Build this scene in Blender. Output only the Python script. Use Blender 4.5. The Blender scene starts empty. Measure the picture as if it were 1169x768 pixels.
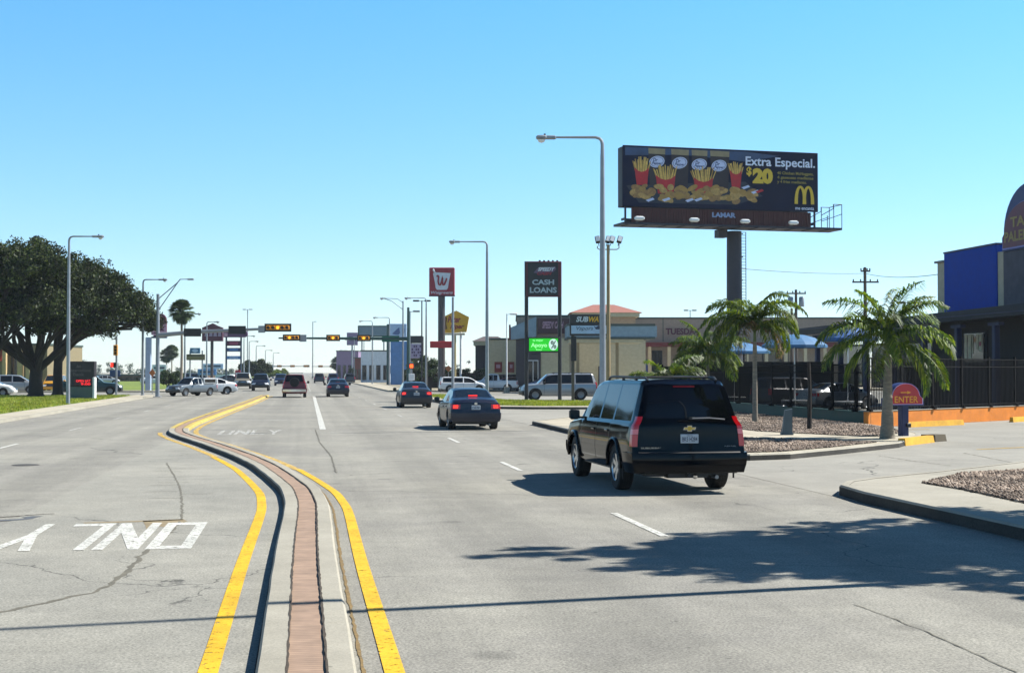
import bpy, math, random
import numpy as np
from mathutils import Vector, Matrix
random.seed(7); rng = np.random.default_rng(7)
R = math.radians
scene = bpy.context.scene
COL = scene.collection
F = 1680.0; CH = 2.05; YAW = R(8.1); PITCH = math.atan(40 / F)

def ray(px, py):
    """direction in the world of a pixel of the 1169x768 photograph, at unit depth"""
    a = (px - 584.5) / F; b = (384 - py) / F
    yy = math.cos(PITCH) - b * math.sin(PITCH); zz = math.sin(PITCH) + b * math.cos(PITCH)
    return (a * math.cos(YAW) + yy * math.sin(YAW), -a * math.sin(YAW) + yy * math.cos(YAW), zz)
def G(px, py, z=0.0):
    d = ray(px, py); t = (z - CH) / d[2]
    return (d[0] * t, d[1] * t)
def P(px, Z):
    a = (px - 584.5) / F * Z
    return (a * math.cos(YAW) + Z * math.sin(YAW), -a * math.sin(YAW) + Z * math.cos(YAW))
def H(py, Z):
    return CH + (424 - py) * Z / F

# ------------------------------------------------------------------ materials
def lin(c):
    if isinstance(c, str):
        c = c.lstrip('#'); c = [int(c[i:i + 2], 16) / 255 for i in (0, 2, 4)]
        c = [x / 12.92 if x <= .04045 else ((x + .055) / 1.055) ** 2.4 for x in c]
    return (c[0], c[1], c[2], 1)
MATS = {}
def mat(name, col, rough=.6, metal=0.0, var=.12, scale=3.0, bump=0.0, bscale=40, coat=0.0, emit=0.0, spec=.5, stretch=None):
    if name in MATS: return MATS[name]
    m = bpy.data.materials.new(name); m.use_nodes = True; nt = m.node_tree; N = nt.nodes; L = nt.links
    b = N['Principled BSDF']; c = lin(col)
    b.inputs['Roughness'].default_value = rough; b.inputs['Metallic'].default_value = metal
    b.inputs['Coat Weight'].default_value = coat; b.inputs['Coat Roughness'].default_value = .03
    b.inputs['Specular IOR Level'].default_value = spec
    b.inputs['Base Color'].default_value = c
    if var > 0 or bump > 0:
        tc = N.new('ShaderNodeTexCoord')
        src = tc.outputs['Object']
        if stretch:
            mp = N.new('ShaderNodeMapping'); mp.inputs['Scale'].default_value = stretch
            L.new(src, mp.inputs['Vector']); src = mp.outputs['Vector']
    if var > 0:
        nz = N.new('ShaderNodeTexNoise'); nz.inputs['Scale'].default_value = scale; nz.inputs['Detail'].default_value = 5; nz.inputs['Roughness'].default_value = .65
        L.new(src, nz.inputs['Vector'])
        cr = N.new('ShaderNodeValToRGB'); e = cr.color_ramp.elements
        e[0].position = .3; e[1].position = .7
        e[0].color = tuple(x * (1 - var) for x in c[:3]) + (1,); e[1].color = tuple(min(1, x * (1 + var)) for x in c[:3]) + (1,)
        L.new(nz.outputs['Fac'], cr.inputs['Fac']); L.new(cr.outputs['Color'], b.inputs['Base Color'])
        mr = N.new('ShaderNodeMapRange'); mr.inputs['To Min'].default_value = max(0, rough - .08 * min(1, rough * 2)); mr.inputs['To Max'].default_value = min(1, rough + .08 * min(1, rough * 2))
        L.new(nz.outputs['Fac'], mr.inputs['Value']); L.new(mr.outputs['Result'], b.inputs['Roughness'])
    if bump > 0:
        n2 = N.new('ShaderNodeTexNoise'); n2.inputs['Scale'].default_value = bscale; n2.inputs['Detail'].default_value = 4
        L.new(src, n2.inputs['Vector'])
        bp = N.new('ShaderNodeBump'); bp.inputs['Strength'].default_value = bump; bp.inputs['Distance'].default_value = .02
        L.new(n2.outputs['Fac'], bp.inputs['Height']); L.new(bp.outputs['Normal'], b.inputs['Normal'])
    if emit > 0:
        b.inputs['Emission Color'].default_value = c; b.inputs['Emission Strength'].default_value = emit
    MATS[name] = m; return m

def ground_mat(name, c1, c2, speck=.25, big=.12, small_scale=60, cracks=0.0, crack_scale=.12, rough=.9, stain=None, tracks=False, joints=None, bump=.35):
    m = bpy.data.materials.new(name); m.use_nodes = True; nt = m.node_tree; N = nt.nodes; L = nt.links
    b = N['Principled BSDF']; b.inputs['Roughness'].default_value = rough; b.inputs['Specular IOR Level'].default_value = .35
    tc = N.new('ShaderNodeTexCoord')
    def noise(sc, det=5, ro=.6, vec=None, dist=0):
        n = N.new('ShaderNodeTexNoise'); n.inputs['Scale'].default_value = sc; n.inputs['Detail'].default_value = det; n.inputs['Roughness'].default_value = ro
        n.inputs['Distortion'].default_value = dist
        L.new(vec or tc.outputs['Object'], n.inputs['Vector']); return n.outputs['Fac']
    def mrange(v, a, bb, c, d):
        n = N.new('ShaderNodeMapRange'); n.inputs['From Min'].default_value = a; n.inputs['From Max'].default_value = bb
        n.inputs['To Min'].default_value = c; n.inputs['To Max'].default_value = d; L.new(v, n.inputs['Value']); return n.outputs['Result']
    def mul(col, v):
        n = N.new('ShaderNodeMix'); n.data_type = 'RGBA'; n.blend_type = 'MULTIPLY'; n.inputs[0].default_value = 1
        L.new(col, n.inputs[6]); L.new(v, n.inputs[7]); return n.outputs[2]
    def mix(fac, a, col):
        n = N.new('ShaderNodeMix'); n.data_type = 'RGBA'; L.new(fac, n.inputs[0])
        L.new(a, n.inputs[6]); n.inputs[7].default_value = lin(col); return n.outputs[2]
    cr = N.new('ShaderNodeValToRGB'); cr.color_ramp.elements[0].color = lin(c1); cr.color_ramp.elements[1].color = lin(c2)
    cr.color_ramp.elements[0].position = .35; cr.color_ramp.elements[1].position = .65
    L.new(noise(.22, 6, .65), cr.inputs['Fac']); col = cr.outputs['Color']
    col = mul(col, mrange(noise(small_scale, 3, .8), .3, .7, 1 - speck, 1 + speck))
    col = mul(col, mrange(noise(1.3, 7, .75), .3, .7, 1 - big, 1 + big * .6))
    vs = N.new('ShaderNodeTexVoronoi'); vs.inputs['Scale'].default_value = small_scale * .9; L.new(tc.outputs['Object'], vs.inputs['Vector'])
    col = mul(col, mrange(vs.outputs['Distance'], 0, .6, 1 - speck * .7, 1 + speck * .35))
    if tracks:   # lengthwise polish and oil of the traffic lanes
        sx = N.new('ShaderNodeSeparateXYZ'); L.new(tc.outputs['Object'], sx.inputs[0]); wv = N.new('ShaderNodeMath'); wv.operation = 'MULTIPLY_ADD'; wv.inputs[1].default_value = 2 * math.pi / 3.7; wv.inputs[2].default_value = -6.3 * 2 * math.pi / 3.7
        L.new(sx.outputs['X'], wv.inputs[0]); cs = N.new('ShaderNodeMath'); cs.operation = 'COSINE'; L.new(wv.outputs[0], cs.inputs[0]); col = mul(col, mrange(cs.outputs[0], .2, 1, 1.03, .89))
        v3 = N.new('ShaderNodeTexVoronoi'); v3.inputs['Scale'].default_value = .55; L.new(tc.outputs['Object'], v3.inputs['Vector']); col = mul(col, mrange(v3.outputs['Distance'], .05, .12, .72, 1.0))
        mp = N.new('ShaderNodeMapping'); mp.inputs['Scale'].default_value = (1.1, .012, 1); L.new(tc.outputs['Object'], mp.inputs['Vector'])
        col = mul(col, mrange(noise(1, 5, .6, mp.outputs['Vector']), .3, .7, .86, 1.10))
        mp = N.new('ShaderNodeMapping'); mp.inputs['Scale'].default_value = (6, .25, 1); L.new(tc.outputs['Object'], mp.inputs['Vector'])
        col = mul(col, mrange(noise(1, 6, .75, mp.outputs['Vector']), .3, .7, .95, 1.04))
    if stain:
        col = mix(mrange(noise(.7, 8, .8, dist=.6), .62, .72, 0, .55), col, stain)
    # tiny dark spots
    v2 = N.new('ShaderNodeTexVoronoi'); v2.inputs['Scale'].default_value = 2.2; L.new(tc.outputs['Object'], v2.inputs['Vector'])
    col = mul(col, mrange(v2.outputs['Distance'], .03, .06, .55, 1.0))
    if cracks > 0:
        ad = N.new('ShaderNodeVectorMath'); ad.operation = 'MULTIPLY_ADD'
        nn = N.new('ShaderNodeTexNoise'); nn.inputs['Scale'].default_value = .8; nn.inputs['Detail'].default_value = 6; L.new(tc.outputs['Object'], nn.inputs['Vector'])
        L.new(nn.outputs['Color'], ad.inputs[0]); ad.inputs[1].default_value = (1.6, 1.6, 0); L.new(tc.outputs['Object'], ad.inputs[2])
        vo = N.new('ShaderNodeTexVoronoi'); vo.feature = 'DISTANCE_TO_EDGE'; vo.inputs['Scale'].default_value = crack_scale; L.new(ad.outputs[0], vo.inputs['Vector'])
        w = mrange(vo.outputs['Distance'], .0006, .0022, 1, 0)
        msk = mrange(noise(.25, 2), .47, .55, 0, cracks)
        mm = N.new('ShaderNodeMath'); mm.operation = 'MULTIPLY'; L.new(w, mm.inputs[0]); L.new(msk, mm.inputs[1])
        col = mix(mm.outputs[0], col, '#3b3a36')
    if joints:
        bt = N.new('ShaderNodeTexBrick'); bt.offset = 0; bt.inputs['Scale'].default_value = 1; bt.inputs['Brick Width'].default_value = joints; bt.inputs['Row Height'].default_value = joints
        bt.inputs['Mortar Size'].default_value = .018; bt.inputs['Color1'].default_value = (1, 1, 1, 1); bt.inputs['Color2'].default_value = (.94, .94, .93, 1); bt.inputs['Mortar'].default_value = (.35, .33, .3, 1)
        L.new(tc.outputs['Object'], bt.inputs['Vector']); col = mul(col, bt.outputs['Color'])
    L.new(col, b.inputs['Base Color'])
    bp = N.new('ShaderNodeBump'); bp.inputs['Strength'].default_value = bump; bp.inputs['Distance'].default_value = .01
    L.new(noise(small_scale, 4, .8), bp.inputs['Height']); L.new(bp.outputs['Normal'], b.inputs['Normal'])
    MATS[name] = m; return m

def leaf_mat(name, c1, c2, c3, trans=.35, gloss=.03):
    m = bpy.data.materials.new(name); m.use_nodes = True; nt = m.node_tree; N = nt.nodes; L = nt.links
    N.remove(N['Principled BSDF']); out = N['Material Output']
    g = N.new('ShaderNodeNewGeometry'); cr = N.new('ShaderNodeValToRGB')
    cr.color_ramp.elements[0].color = lin(c1); cr.color_ramp.elements[1].color = lin(c3)
    e = cr.color_ramp.elements.new(.5); e.color = lin(c2)
    L.new(g.outputs['Random Per Island'], cr.inputs['Fac'])
    tc = N.new('ShaderNodeTexCoord'); nz = N.new('ShaderNodeTexNoise'); nz.inputs['Scale'].default_value = .8; nz.inputs['Detail'].default_value = 3; L.new(tc.outputs['Object'], nz.inputs['Vector'])
    mr = N.new('ShaderNodeMapRange'); mr.inputs['From Min'].default_value = .35; mr.inputs['From Max'].default_value = .65; mr.inputs['To Min'].default_value = .65; mr.inputs['To Max'].default_value = 1.45; L.new(nz.outputs['Fac'], mr.inputs['Value'])
    mc = N.new('ShaderNodeMix'); mc.data_type = 'RGBA'; mc.blend_type = 'MULTIPLY'; mc.inputs[0].default_value = 1; L.new(cr.outputs['Color'], mc.inputs[6]); L.new(mr.outputs['Result'], mc.inputs[7])
    d = N.new('ShaderNodeBsdfDiffuse'); t = N.new('ShaderNodeBsdfTranslucent'); gl = N.new('ShaderNodeBsdfGlossy'); gl.inputs['Roughness'].default_value = .55
    mx = N.new('ShaderNodeMixShader'); mx.inputs[0].default_value = trans; m2 = N.new('ShaderNodeMixShader'); m2.inputs[0].default_value = gloss
    hs = N.new('ShaderNodeHueSaturation'); hs.inputs['Hue'].default_value = .48; hs.inputs['Saturation'].default_value = 1.15; hs.inputs['Value'].default_value = 1.6
    L.new(mc.outputs[2], d.inputs['Color']); L.new(mc.outputs[2], hs.inputs['Color']); L.new(hs.outputs['Color'], t.inputs['Color'])
    L.new(d.outputs[0], mx.inputs[1]); L.new(t.outputs[0], mx.inputs[2]); L.new(mx.outputs[0], m2.inputs[1]); L.new(gl.outputs[0], m2.inputs[2])
    L.new(m2.outputs[0], out.inputs['Surface']); MATS[name] = m; return m

# ------------------------------------------------------------------ mesh builder
class MB:
    def __init__(s): s.v = []; s.f = []; s.mi = []; s.m = []; s.sm = []
    def slot(s, m):
        if m not in s.m: s.m.append(m)
        return s.m.index(m)
    def add(s, vs, fs, m, smooth=False, M=None):
        o = len(s.v); k = s.slot(m)
        if M is not None: vs = [tuple(M @ Vector(p)) for p in vs]
        s.v += [tuple(p) for p in vs]
        for f in fs: s.f.append(tuple(i + o for i in f)); s.mi.append(k); s.sm.append(smooth)
        return s
    def box(s, x0, x1, y0, y1, z0, z1, m, M=None, taper=0):
        a = taper
        vs = [(x0, y0, z0), (x1, y0, z0), (x1, y1, z0), (x0, y1, z0), (x0 + a, y0 + a, z1), (x1 - a, y0 + a, z1), (x1 - a, y1 - a, z1), (x0 + a, y1 - a, z1)]
        return s.add(vs, [(0, 3, 2, 1), (4, 5, 6, 7), (0, 1, 5, 4), (1, 2, 6, 5), (2, 3, 7, 6), (3, 0, 4, 7)], m, M=M)
    def bbox(s, x0, x1, y0, y1, z0, z1, m, b=.02, M=None):
        """box with chamfered vertical and top edges"""
        def ring(i, z): return [(x0 + i + b, y0 + i, z), (x1 - i - b, y0 + i, z), (x1 - i, y0 + i + b, z), (x1 - i, y1 - i - b, z), (x1 - i - b, y1 - i, z), (x0 + i + b, y1 - i, z), (x0 + i, y1 - i - b, z), (x0 + i, y0 + i + b, z)]
        vs = ring(b, z0) + ring(0, z0 + b) + ring(0, z1 - b) + ring(b, z1)
        fs = [tuple(range(7, -1, -1)), tuple(range(24, 32))]
        for k in range(3):
            for i in range(8): j = (i + 1) % 8; fs.append((k * 8 + i, k * 8 + j, k * 8 + 8 + j, k * 8 + 8 + i))
        return s.add(vs, fs, m, M=M)
    def prism(s, poly, z0, z1, m, mt=None, M=None):
        n = len(poly); vs = [(x, y, z0) for x, y in poly] + [(x, y, z1) for x, y in poly]
        s.add(vs, [tuple(range(n - 1, -1, -1))] + [(i, (i + 1) % n, n + (i + 1) % n, n + i) for i in range(n)], m, M=M)
        return s.add([(x, y, z1) for x, y in poly], [tuple(range(n))], mt or m, M=M)
    def slab(s, poly, y0, y1, m, M=None):
        """polygon in the x-z plane, thickness in y (front at y0)"""
        n = len(poly); vs = [(x, y0, z) for x, z in poly] + [(x, y1, z) for x, z in poly]
        return s.add(vs, [tuple(range(n)), tuple(range(2 * n - 1, n - 1, -1))] + [(i, n + i, n + (i + 1) % n, (i + 1) % n) for i in range(n)], m, M=M)
    def tube(s, pts, rad, m, n=8, caps=True, M=None, smooth=True):
        pts = [Vector(p) for p in pts]
        if not hasattr(rad, '__len__'): rad = [rad] * len(pts)
        vs = []; up = None
        for i, p in enumerate(pts):
            t = (pts[min(i + 1, len(pts) - 1)] - pts[max(i - 1, 0)])
            t = t.normalized() if t.length > 1e-9 else Vector((0, 0, 1))
            if up is None: up = Vector((1, 0, 0)) if abs(t.x) < .8 else Vector((0, 1, 0))
            a = (up - t * up.dot(t)).normalized(); up = a; b = t.cross(a)
            for k in range(n):
                th = 2 * math.pi * k / n; vs.append(p + (a * math.cos(th) + b * math.sin(th)) * rad[i])
        fs = []
        for i in range(len(pts) - 1):
            for k in range(n): j = (k + 1) % n; fs.append((i * n + k, i * n + j, (i + 1) * n + j, (i + 1) * n + k))
        if caps: fs += [tuple(range(n - 1, -1, -1)), tuple(range((len(pts) - 1) * n, len(pts) * n))]
        return s.add(vs, fs, m, smooth, M)
    def lathe(s, prof, m, n=20, M=None, smooth=True):
        """prof: (r,z) around z"""
        vs = [(r * math.cos(2 * math.pi * k / n), r * math.sin(2 * math.pi * k / n), z) for r, z in prof for k in range(n)]
        fs = [(i * n + k, i * n + (k + 1) % n, (i + 1) * n + (k + 1) % n, (i + 1) * n + k) for i in range(len(prof) - 1) for k in range(n)]
        return s.add(vs, fs, m, smooth, M)
    def grid(s, rows, m, smooth=True):
        n = len(rows[0]); vs = [p for r in rows for p in r]
        fs = [(i * n + k, i * n + k + 1, (i + 1) * n + k + 1, (i + 1) * n + k) for i in range(len(rows) - 1) for k in range(n - 1)]
        return s.add(vs, fs, m, smooth)
    def strip(s, L, Rr, z, m):
        zz = z if callable(z) else (lambda i: z)
        vs = []
        for i in range(len(L)): vs += [(L[i][0], L[i][1], zz(i)), (Rr[i][0], Rr[i][1], zz(i))]
        return s.add(vs, [(2 * i, 2 * i + 1, 2 * i + 3, 2 * i + 2) for i in range(len(L) - 1)], m)
    def text(s, t, x0, x1, z0, z1, y, m, bold=0.0, shear=0.0, depth=.004, flat=False, M=None, space=1.0):
        cu = bpy.data.curves.new('t', 'FONT'); cu.body = t; cu.offset = bold; cu.shear = shear; cu.resolution_u = 3; cu.space_character = space
        o = bpy.data.objects.new('t', cu); COL.objects.link(o); bpy.context.view_layer.update()
        me = o.evaluated_get(bpy.context.evaluated_depsgraph_get()).to_mesh()
        vs = [tuple(v.co) for v in me.vertices]; fs = [tuple(p.vertices) for p in me.polygons]
        o.evaluated_get(bpy.context.evaluated_depsgraph_get()).to_mesh_clear()
        bpy.data.objects.remove(o); bpy.data.curves.remove(cu)
        ax = min(v[0] for v in vs); bx = max(v[0] for v in vs); ay = min(v[1] for v in vs); by = max(v[1] for v in vs)
        sx = (x1 - x0) / (bx - ax); sz = (z1 - z0) / (by - ay)
        vs = [(x0 + (v[0] - ax) * sx, y, z0 + (v[1] - ay) * sz) for v in vs]
        return s.add(vs, fs, m, M=M)
    def build(s, name, parent=None, loc=(0, 0, 0), rz=0):
        me = bpy.data.meshes.new(name); me.from_pydata(s.v, [], s.f)
        for m in s.m: me.materials.append(m)
        if s.f:
            me.polygons.foreach_set('material_index', s.mi); me.polygons.foreach_set('use_smooth', s.sm)
        me.validate(); me.update()
        if any(s.sm): me.set_sharp_from_angle(angle=R(38))
        o = bpy.data.objects.new(name, me); COL.objects.link(o); o.location = loc; o.rotation_euler = (0, 0, rz)
        if parent: o.parent = parent
        return o

def tag(o, label, cat, group=None, kind=None):
    if label: o['label'] = label
    if cat: o['category'] = cat
    if group: o['group'] = group
    if kind: o['kind'] = kind
    return o
def thing(name, label, cat, loc=(0, 0, 0), rz=0, group=None):
    o = bpy.data.objects.new(name, None); COL.objects.link(o); o.empty_display_size = .2
    o.location = loc if len(loc) == 3 else (loc[0], loc[1], 0); o.rotation_euler = (0, 0, rz)
    return tag(o, label, cat, group)
def struct(name, mb, kind='structure'):
    o = mb.build(name); o['kind'] = kind; return o
def dup(root, loc, rz, label, group=None):
    r = root.copy(); COL.objects.link(r); r.location = loc if len(loc) == 3 else (loc[0], loc[1], 0); r.rotation_euler = (0, 0, rz); r['label'] = label
    if group: r['group'] = group
    for ch in list(root.children):
        c = ch.copy(); COL.objects.link(c); c.parent = r
        for g in list(ch.children):
            d = g.copy(); COL.objects.link(d); d.parent = c
    return r
def raw(name, vs, fs4, ms, parent=None, mi=None, smooth=False):
    """big numpy mesh: vs (n,3), fs4 (m,k)"""
    me = bpy.data.meshes.new(name); k = fs4.shape[1]; n = len(vs); m = len(fs4)
    me.vertices.add(n); me.vertices.foreach_set('co', np.asarray(vs, dtype=np.float32).ravel())
    me.loops.add(m * k); me.loops.foreach_set('vertex_index', fs4.astype(np.int32).ravel())
    me.polygons.add(m); me.polygons.foreach_set('loop_start', np.arange(0, m * k, k, dtype=np.int32)); me.polygons.foreach_set('loop_total', np.full(m, k, dtype=np.int32))
    for q in ms: me.materials.append(q)
    if mi is not None: me.polygons.foreach_set('material_index', mi)
    me.update(calc_edges=True); me.validate()
    o = bpy.data.objects.new(name, me); COL.objects.link(o)
    if parent: o.parent = parent
    return o
def circ(cx, cz, rx, rz, n=20, a0=0, a1=2 * math.pi): return [(cx + rx * math.cos(a0 + (a1 - a0) * i / (n if abs(a1 - a0 - 2 * math.pi) < 1e-6 else n - 1)), cz + rz * math.sin(a0 + (a1 - a0) * i / (n if abs(a1 - a0 - 2 * math.pi) < 1e-6 else n - 1))) for i in range(n)]

# common materials
galv = mat('galvanised', '#8b9095', .5, .5, .15, 2); pole_grey = mat('pole_grey', '#9a9c9c', .55, .3, .12, 2)
black = mat('black_paint', '#141416', .5); dark = mat('dark_metal', '#26272b', .5, .3)
white = mat('white_paint_gloss', '#dcdcda', .45); rubber = mat('rubber', '#131314', .85, var=.2, scale=12)
chrome = mat('chrome', '#c8c8c8', .15, 1, var=0); plastic = mat('black_plastic', '#101113', .45)
glass_dark = mat('tinted_glass', '#06080b', .04, var=0, spec=.45); glass_lite = mat('window_glass', '#10171b', .05, var=0, spec=.55)
lens_red = mat('red_lens', '#b3121a', .12, var=.05, coat=.5); brake = mat('brake_light_lit', '#ff2a1a', .3, var=0, emit=1.3)
lens_amber = mat('amber_lens', '#d87a12', .2, var=0)
lens_clear = mat('clear_lens', '#d0d4d6', .1, var=0, coat=.5)
steel = mat('wheel_alloy', '#85888c', .35, .8, .08); hub = mat('chrome_wheel', '#b9bcc0', .22, .9, .05)
kerb_m = None
# ================================================================== ground
asphalt = ground_mat('asphalt', '#73716a', '#838177', speck=.5, small_scale=45, cracks=.8, crack_scale=.11, tracks=True, big=.17, stain='#66645e')
warm_asphalt = ground_mat('worn_concrete_asphalt', '#797870', '#88867c', speck=.42, small_scale=45, cracks=.8, crack_scale=.2, stain='#6a675d', big=.17)
lot_m = ground_mat('lot_concrete', '#7b7971', '#8b8980', speck=.2, small_scale=40, cracks=1.0, crack_scale=.16, joints=None, stain='#66635a')
conc = ground_mat('kerb_concrete', '#878376', '#979386', speck=.15, small_scale=50, rough=.85, big=.15, stain='#77715f')
walk = ground_mat('pavement_concrete', '#9c9584', '#aca593', speck=.12, small_scale=50, big=.12, joints=1.5)
earth = ground_mat('dry_earth', '#7a7360', '#8b8470', speck=.2, small_scale=20, big=.2, stain='#5a6038')
grassm = ground_mat('lawn', '#556622', '#71802c', speck=.35, small_scale=25, big=.3, stain='#6b663a')
gravel_m = ground_mat('gravel_bed', '#3d352d', '#574c42', speck=.5, small_scale=22, big=.2)
def paint(name, c, wear):
    m = ground_mat(name, c, c, speck=.14, small_scale=50, big=.28, bump=.2, rough=.7)
    nt = m.node_tree; N = nt.nodes; L = nt.links; b = N['Principled BSDF']
    # worn spots let the asphalt through
    tc = N.new('ShaderNodeTexCoord'); nz = N.new('ShaderNodeTexNoise'); nz.inputs['Scale'].default_value = 14; nz.inputs['Detail'].default_value = 8; nz.inputs['Roughness'].default_value = .8
    L.new(tc.outputs['Object'], nz.inputs['Vector'])
    mr = N.new('ShaderNodeMapRange'); mr.inputs['From Min'].default_value = wear; mr.inputs['From Max'].default_value = wear + .06
    L.new(nz.outputs['Fac'], mr.inputs['Value']); L.new(mr.outputs['Result'], b.inputs['Alpha'])
    return m
white_line = paint('white_road_paint', '#bcbcb4', .415); white_worn = paint('worn_white_road_paint', '#bdbdb6', .47)
yellow_line = paint('yellow_road_paint', '#c79e14', .385); yellow_worn = paint('worn_yellow_road_paint', '#c3a24e', .44)
crack_m = mat('crack_sealer', '#5d594c', .8, var=.3, scale=8); dirt_m = mat('gutter_dirt', '#6d5a35', .95, var=.4, scale=20)
joint_m = mat('dark_joint', '#3a3125', .95, var=.4, scale=20)  # dark brown of the median joints and one road crack

g = MB(); g.add([(-1500, -60, -.02), (1500, -60, -.02), (1500, 2400, -.02), (-1500, 2400, -.02)], [(0, 1, 2, 3)], earth); struct('ground', g)
XL, XR = -11.9, 8.65
g = MB(); g.add([(XL, -40, 0), (XR, -40, 0), (XR, 2390, 0), (XL, 2390, 0)], [(0, 1, 2, 3)], asphalt)
g.add([(-90, 127, .002), (XL, 127, .002), (XL, 149, .002), (-90, 149, .002)], [(0, 1, 2, 3)], asphalt)
g.add([(XR, 127, .002), (120, 127, .002), (120, 149, .002), (XR, 149, .002)], [(0, 1, 2, 3)], asphalt); struct('road', g)
# the warm, paler surface of the near turn lane
def curve(pts, n=90, ys=None):
    ys = ys if ys is not None else np.linspace(pts[0][0], pts[-1][0], n)
    X = np.interp(ys, [p[0] for p in pts], [p[1] for p in pts])
    for _ in range(3): X[1:-1] = (X[:-2] + X[1:-1] * 2 + X[2:]) / 4
    return ys, X
LK = [(-6, -.34), (10, -.30), (16, -.30), (22, -.25), (25, -.35), (28, -.65), (31.5, -1.05), (35, -1.6), (41, -2.75), (46, -3.8), (49, -4.32), (52, -4.55), (56, -4.62), (60, -4.6), (73, -4.35), (97, -3.8), (124, -3.4)]
ys, xl = curve(LK, ys=np.concatenate([np.linspace(-6, 22, 30), np.linspace(22.5, 60, 76), np.linspace(61, 124, 40)]))
dx = np.gradient(xl, ys); nrm = np.sqrt(1 + dx * dx)
def off(o, z=None): return [(xl[i] + o / nrm[i] * 1.0 if o else xl[i], ys[i] - o * dx[i] / nrm[i]) for i in range(len(ys))]
g = MB(); near = [i for i in range(len(ys)) if ys[i] < 47]
Lp = [(-3.95 + .25 * math.sin(i * .21) * 0, ys[i]) for i in near]; Rp = [(xl[i] - .02, ys[i]) for i in near]
g.strip(Lp, Rp, .003, warm_asphalt); struct('turn_lane', g)
# ---- median: kerb / bricks / kerb, real steps
W = .67; KH = .105
kerb_face = ground_mat('shaded_kerb_face', '#2b2a28', '#45423d', speck=.25, small_scale=30, big=.3)  # near-black tone puts the shade of the kerb faces into their colour
kerb_y = ground_mat('yellow_painted_kerb', '#a3904c', '#b29c50', speck=.2, small_scale=30, big=.3, stain='#8d8778')
brick = bpy.data.materials.new('median_brick'); brick.use_nodes = True
def _brick():
    nt = brick.node_tree; N = nt.nodes; L = nt.links; b = N['Principled BSDF']; b.inputs['Roughness'].default_value = .9
    tc = N.new('ShaderNodeTexCoord'); bt = N.new('ShaderNodeTexBrick'); bt.offset = .0
    bt.inputs['Scale'].default_value = 1; bt.inputs['Brick Width'].default_value = 90.0; bt.inputs['Row Height'].default_value = .068; bt.inputs['Mortar Size'].default_value = .006
    bt.inputs['Color1'].default_value = lin('#8a7462'); bt.inputs['Color2'].default_value = lin('#937c68'); bt.inputs['Mortar'].default_value = lin('#77604f'); bt.inputs['Mortar Smooth'].default_value = .3
    mp = N.new('ShaderNodeMapping'); mp.inputs['Location'].default_value = (31, 0, 0); L.new(tc.outputs['Object'], mp.inputs['Vector']); L.new(mp.outputs['Vector'], bt.inputs['Vector'])
    nz = N.new('ShaderNodeTexNoise'); nz.inputs['Scale'].default_value = 5; nz.inputs['Detail'].default_value = 8; L.new(tc.outputs['Object'], nz.inputs['Vector'])
    mr = N.new('ShaderNodeMapRange'); mr.inputs['From Min'].default_value = .3; mr.inputs['From Max'].default_value = .7; mr.inputs['To Min'].default_value = .78; mr.inputs['To Max'].default_value = 1.12
    L.new(nz.outputs['Fac'], mr.inputs['Value']); mx = N.new('ShaderNodeMix'); mx.data_type = 'RGBA'; mx.blend_type = 'MULTIPLY'; mx.inputs[0].default_value = 1
    L.new(bt.outputs['Color'], mx.inputs[6]); L.new(mr.outputs['Result'], mx.inputs[7]); L.new(mx.outputs[2], b.inputs['Base Color'])
_brick()
g = MB(); n = len(ys)
# kerb cross-section (offset from the left edge, height); gaps are the joints
def run(prof, m, lo=-99, hi=999):
    idx = [i for i in range(n) if lo <= ys[i] <= hi]
    cols = [off(o) for o, z in prof]
    jit = [random.uniform(-.004, .004) for _ in range(n)]
    rows = [[(cols[k][i][0] + jit[i], cols[k][i][1], prof[k][1] + jit[i] * (prof[k][1] > 0)) for k in range(len(prof))] for i in idx]
    rows = [r[::-1] for r in rows]
    g.grid([list(r) for r in rows], m, smooth=False)
KL = [(-.01, 0), (0, KH - .02), (.02, KH), (.205, KH), (.208, .06)]; BR = [(.205, .09), (.215, KH - .012), (.46, KH - .012), (.47, .09)]; KR = [(.467, .05), (.47, KH), (.64, KH - .005), (.662, KH - .03), (.675, 0)]
for pr in (KL[1:], KR): run(pr, conc, hi=52.2); run(pr, kerb_y, lo=51.6)
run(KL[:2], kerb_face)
run(BR, brick); c = off(.36)
e0 = [off(o)[-1] for o in (0, .67)]; g.box(e0[0][0], e0[1][0], e0[0][1] - .01, e0[0][1] + .35, 0, KH, kerb_y, taper=.03)
struct('median_strip', g)
# expansion joints and dirt along the median
g = MB(); rnd = random.Random(3)
for o_, w_ in ((.207, .02), (.465, .025)):
    pts = [i for i in range(n)]
    for i in range(n - 1):
        if rnd.random() < .8:
            w = w_ * rnd.uniform(.4, 1.5) * (1 if ys[i] < 26 else 1.5); a = off(o_ - w / 2)[i] if False else None
A = {o_: off(o_) for o_ in (.19, .225, .45, .485, .69, .75)}
def ragged(a, b, z, m, lo, hi, pr=.85):
    La, Lb = [], []
    for i in range(n - 1):
        if not (lo <= ys[i] <= hi): continue
        for t in np.linspace(0, 1, 9)[:-1]:
            u = rnd.uniform(.1, .42); w = rnd.uniform(.1, .42)
            pa = [A[a][i][k] * (1 - t) + A[a][i + 1][k] * t for k in (0, 1)]; pb = [A[b][i][k] * (1 - t) + A[b][i + 1][k] * t for k in (0, 1)]
            La.append([pa[k] * (1 - u) + pb[k] * u for k in (0, 1)]); Lb.append([pb[k] * (1 - w) + pa[k] * w for k in (0, 1)])
    g.strip(La, Lb, z, m)
ragged(.19, .225, KH + .004, joint_m, -5, 125); ragged(.45, .485, KH + .004, joint_m, -5, 125); ragged(.69, .75, .006, dirt_m, -5, 40)
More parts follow.
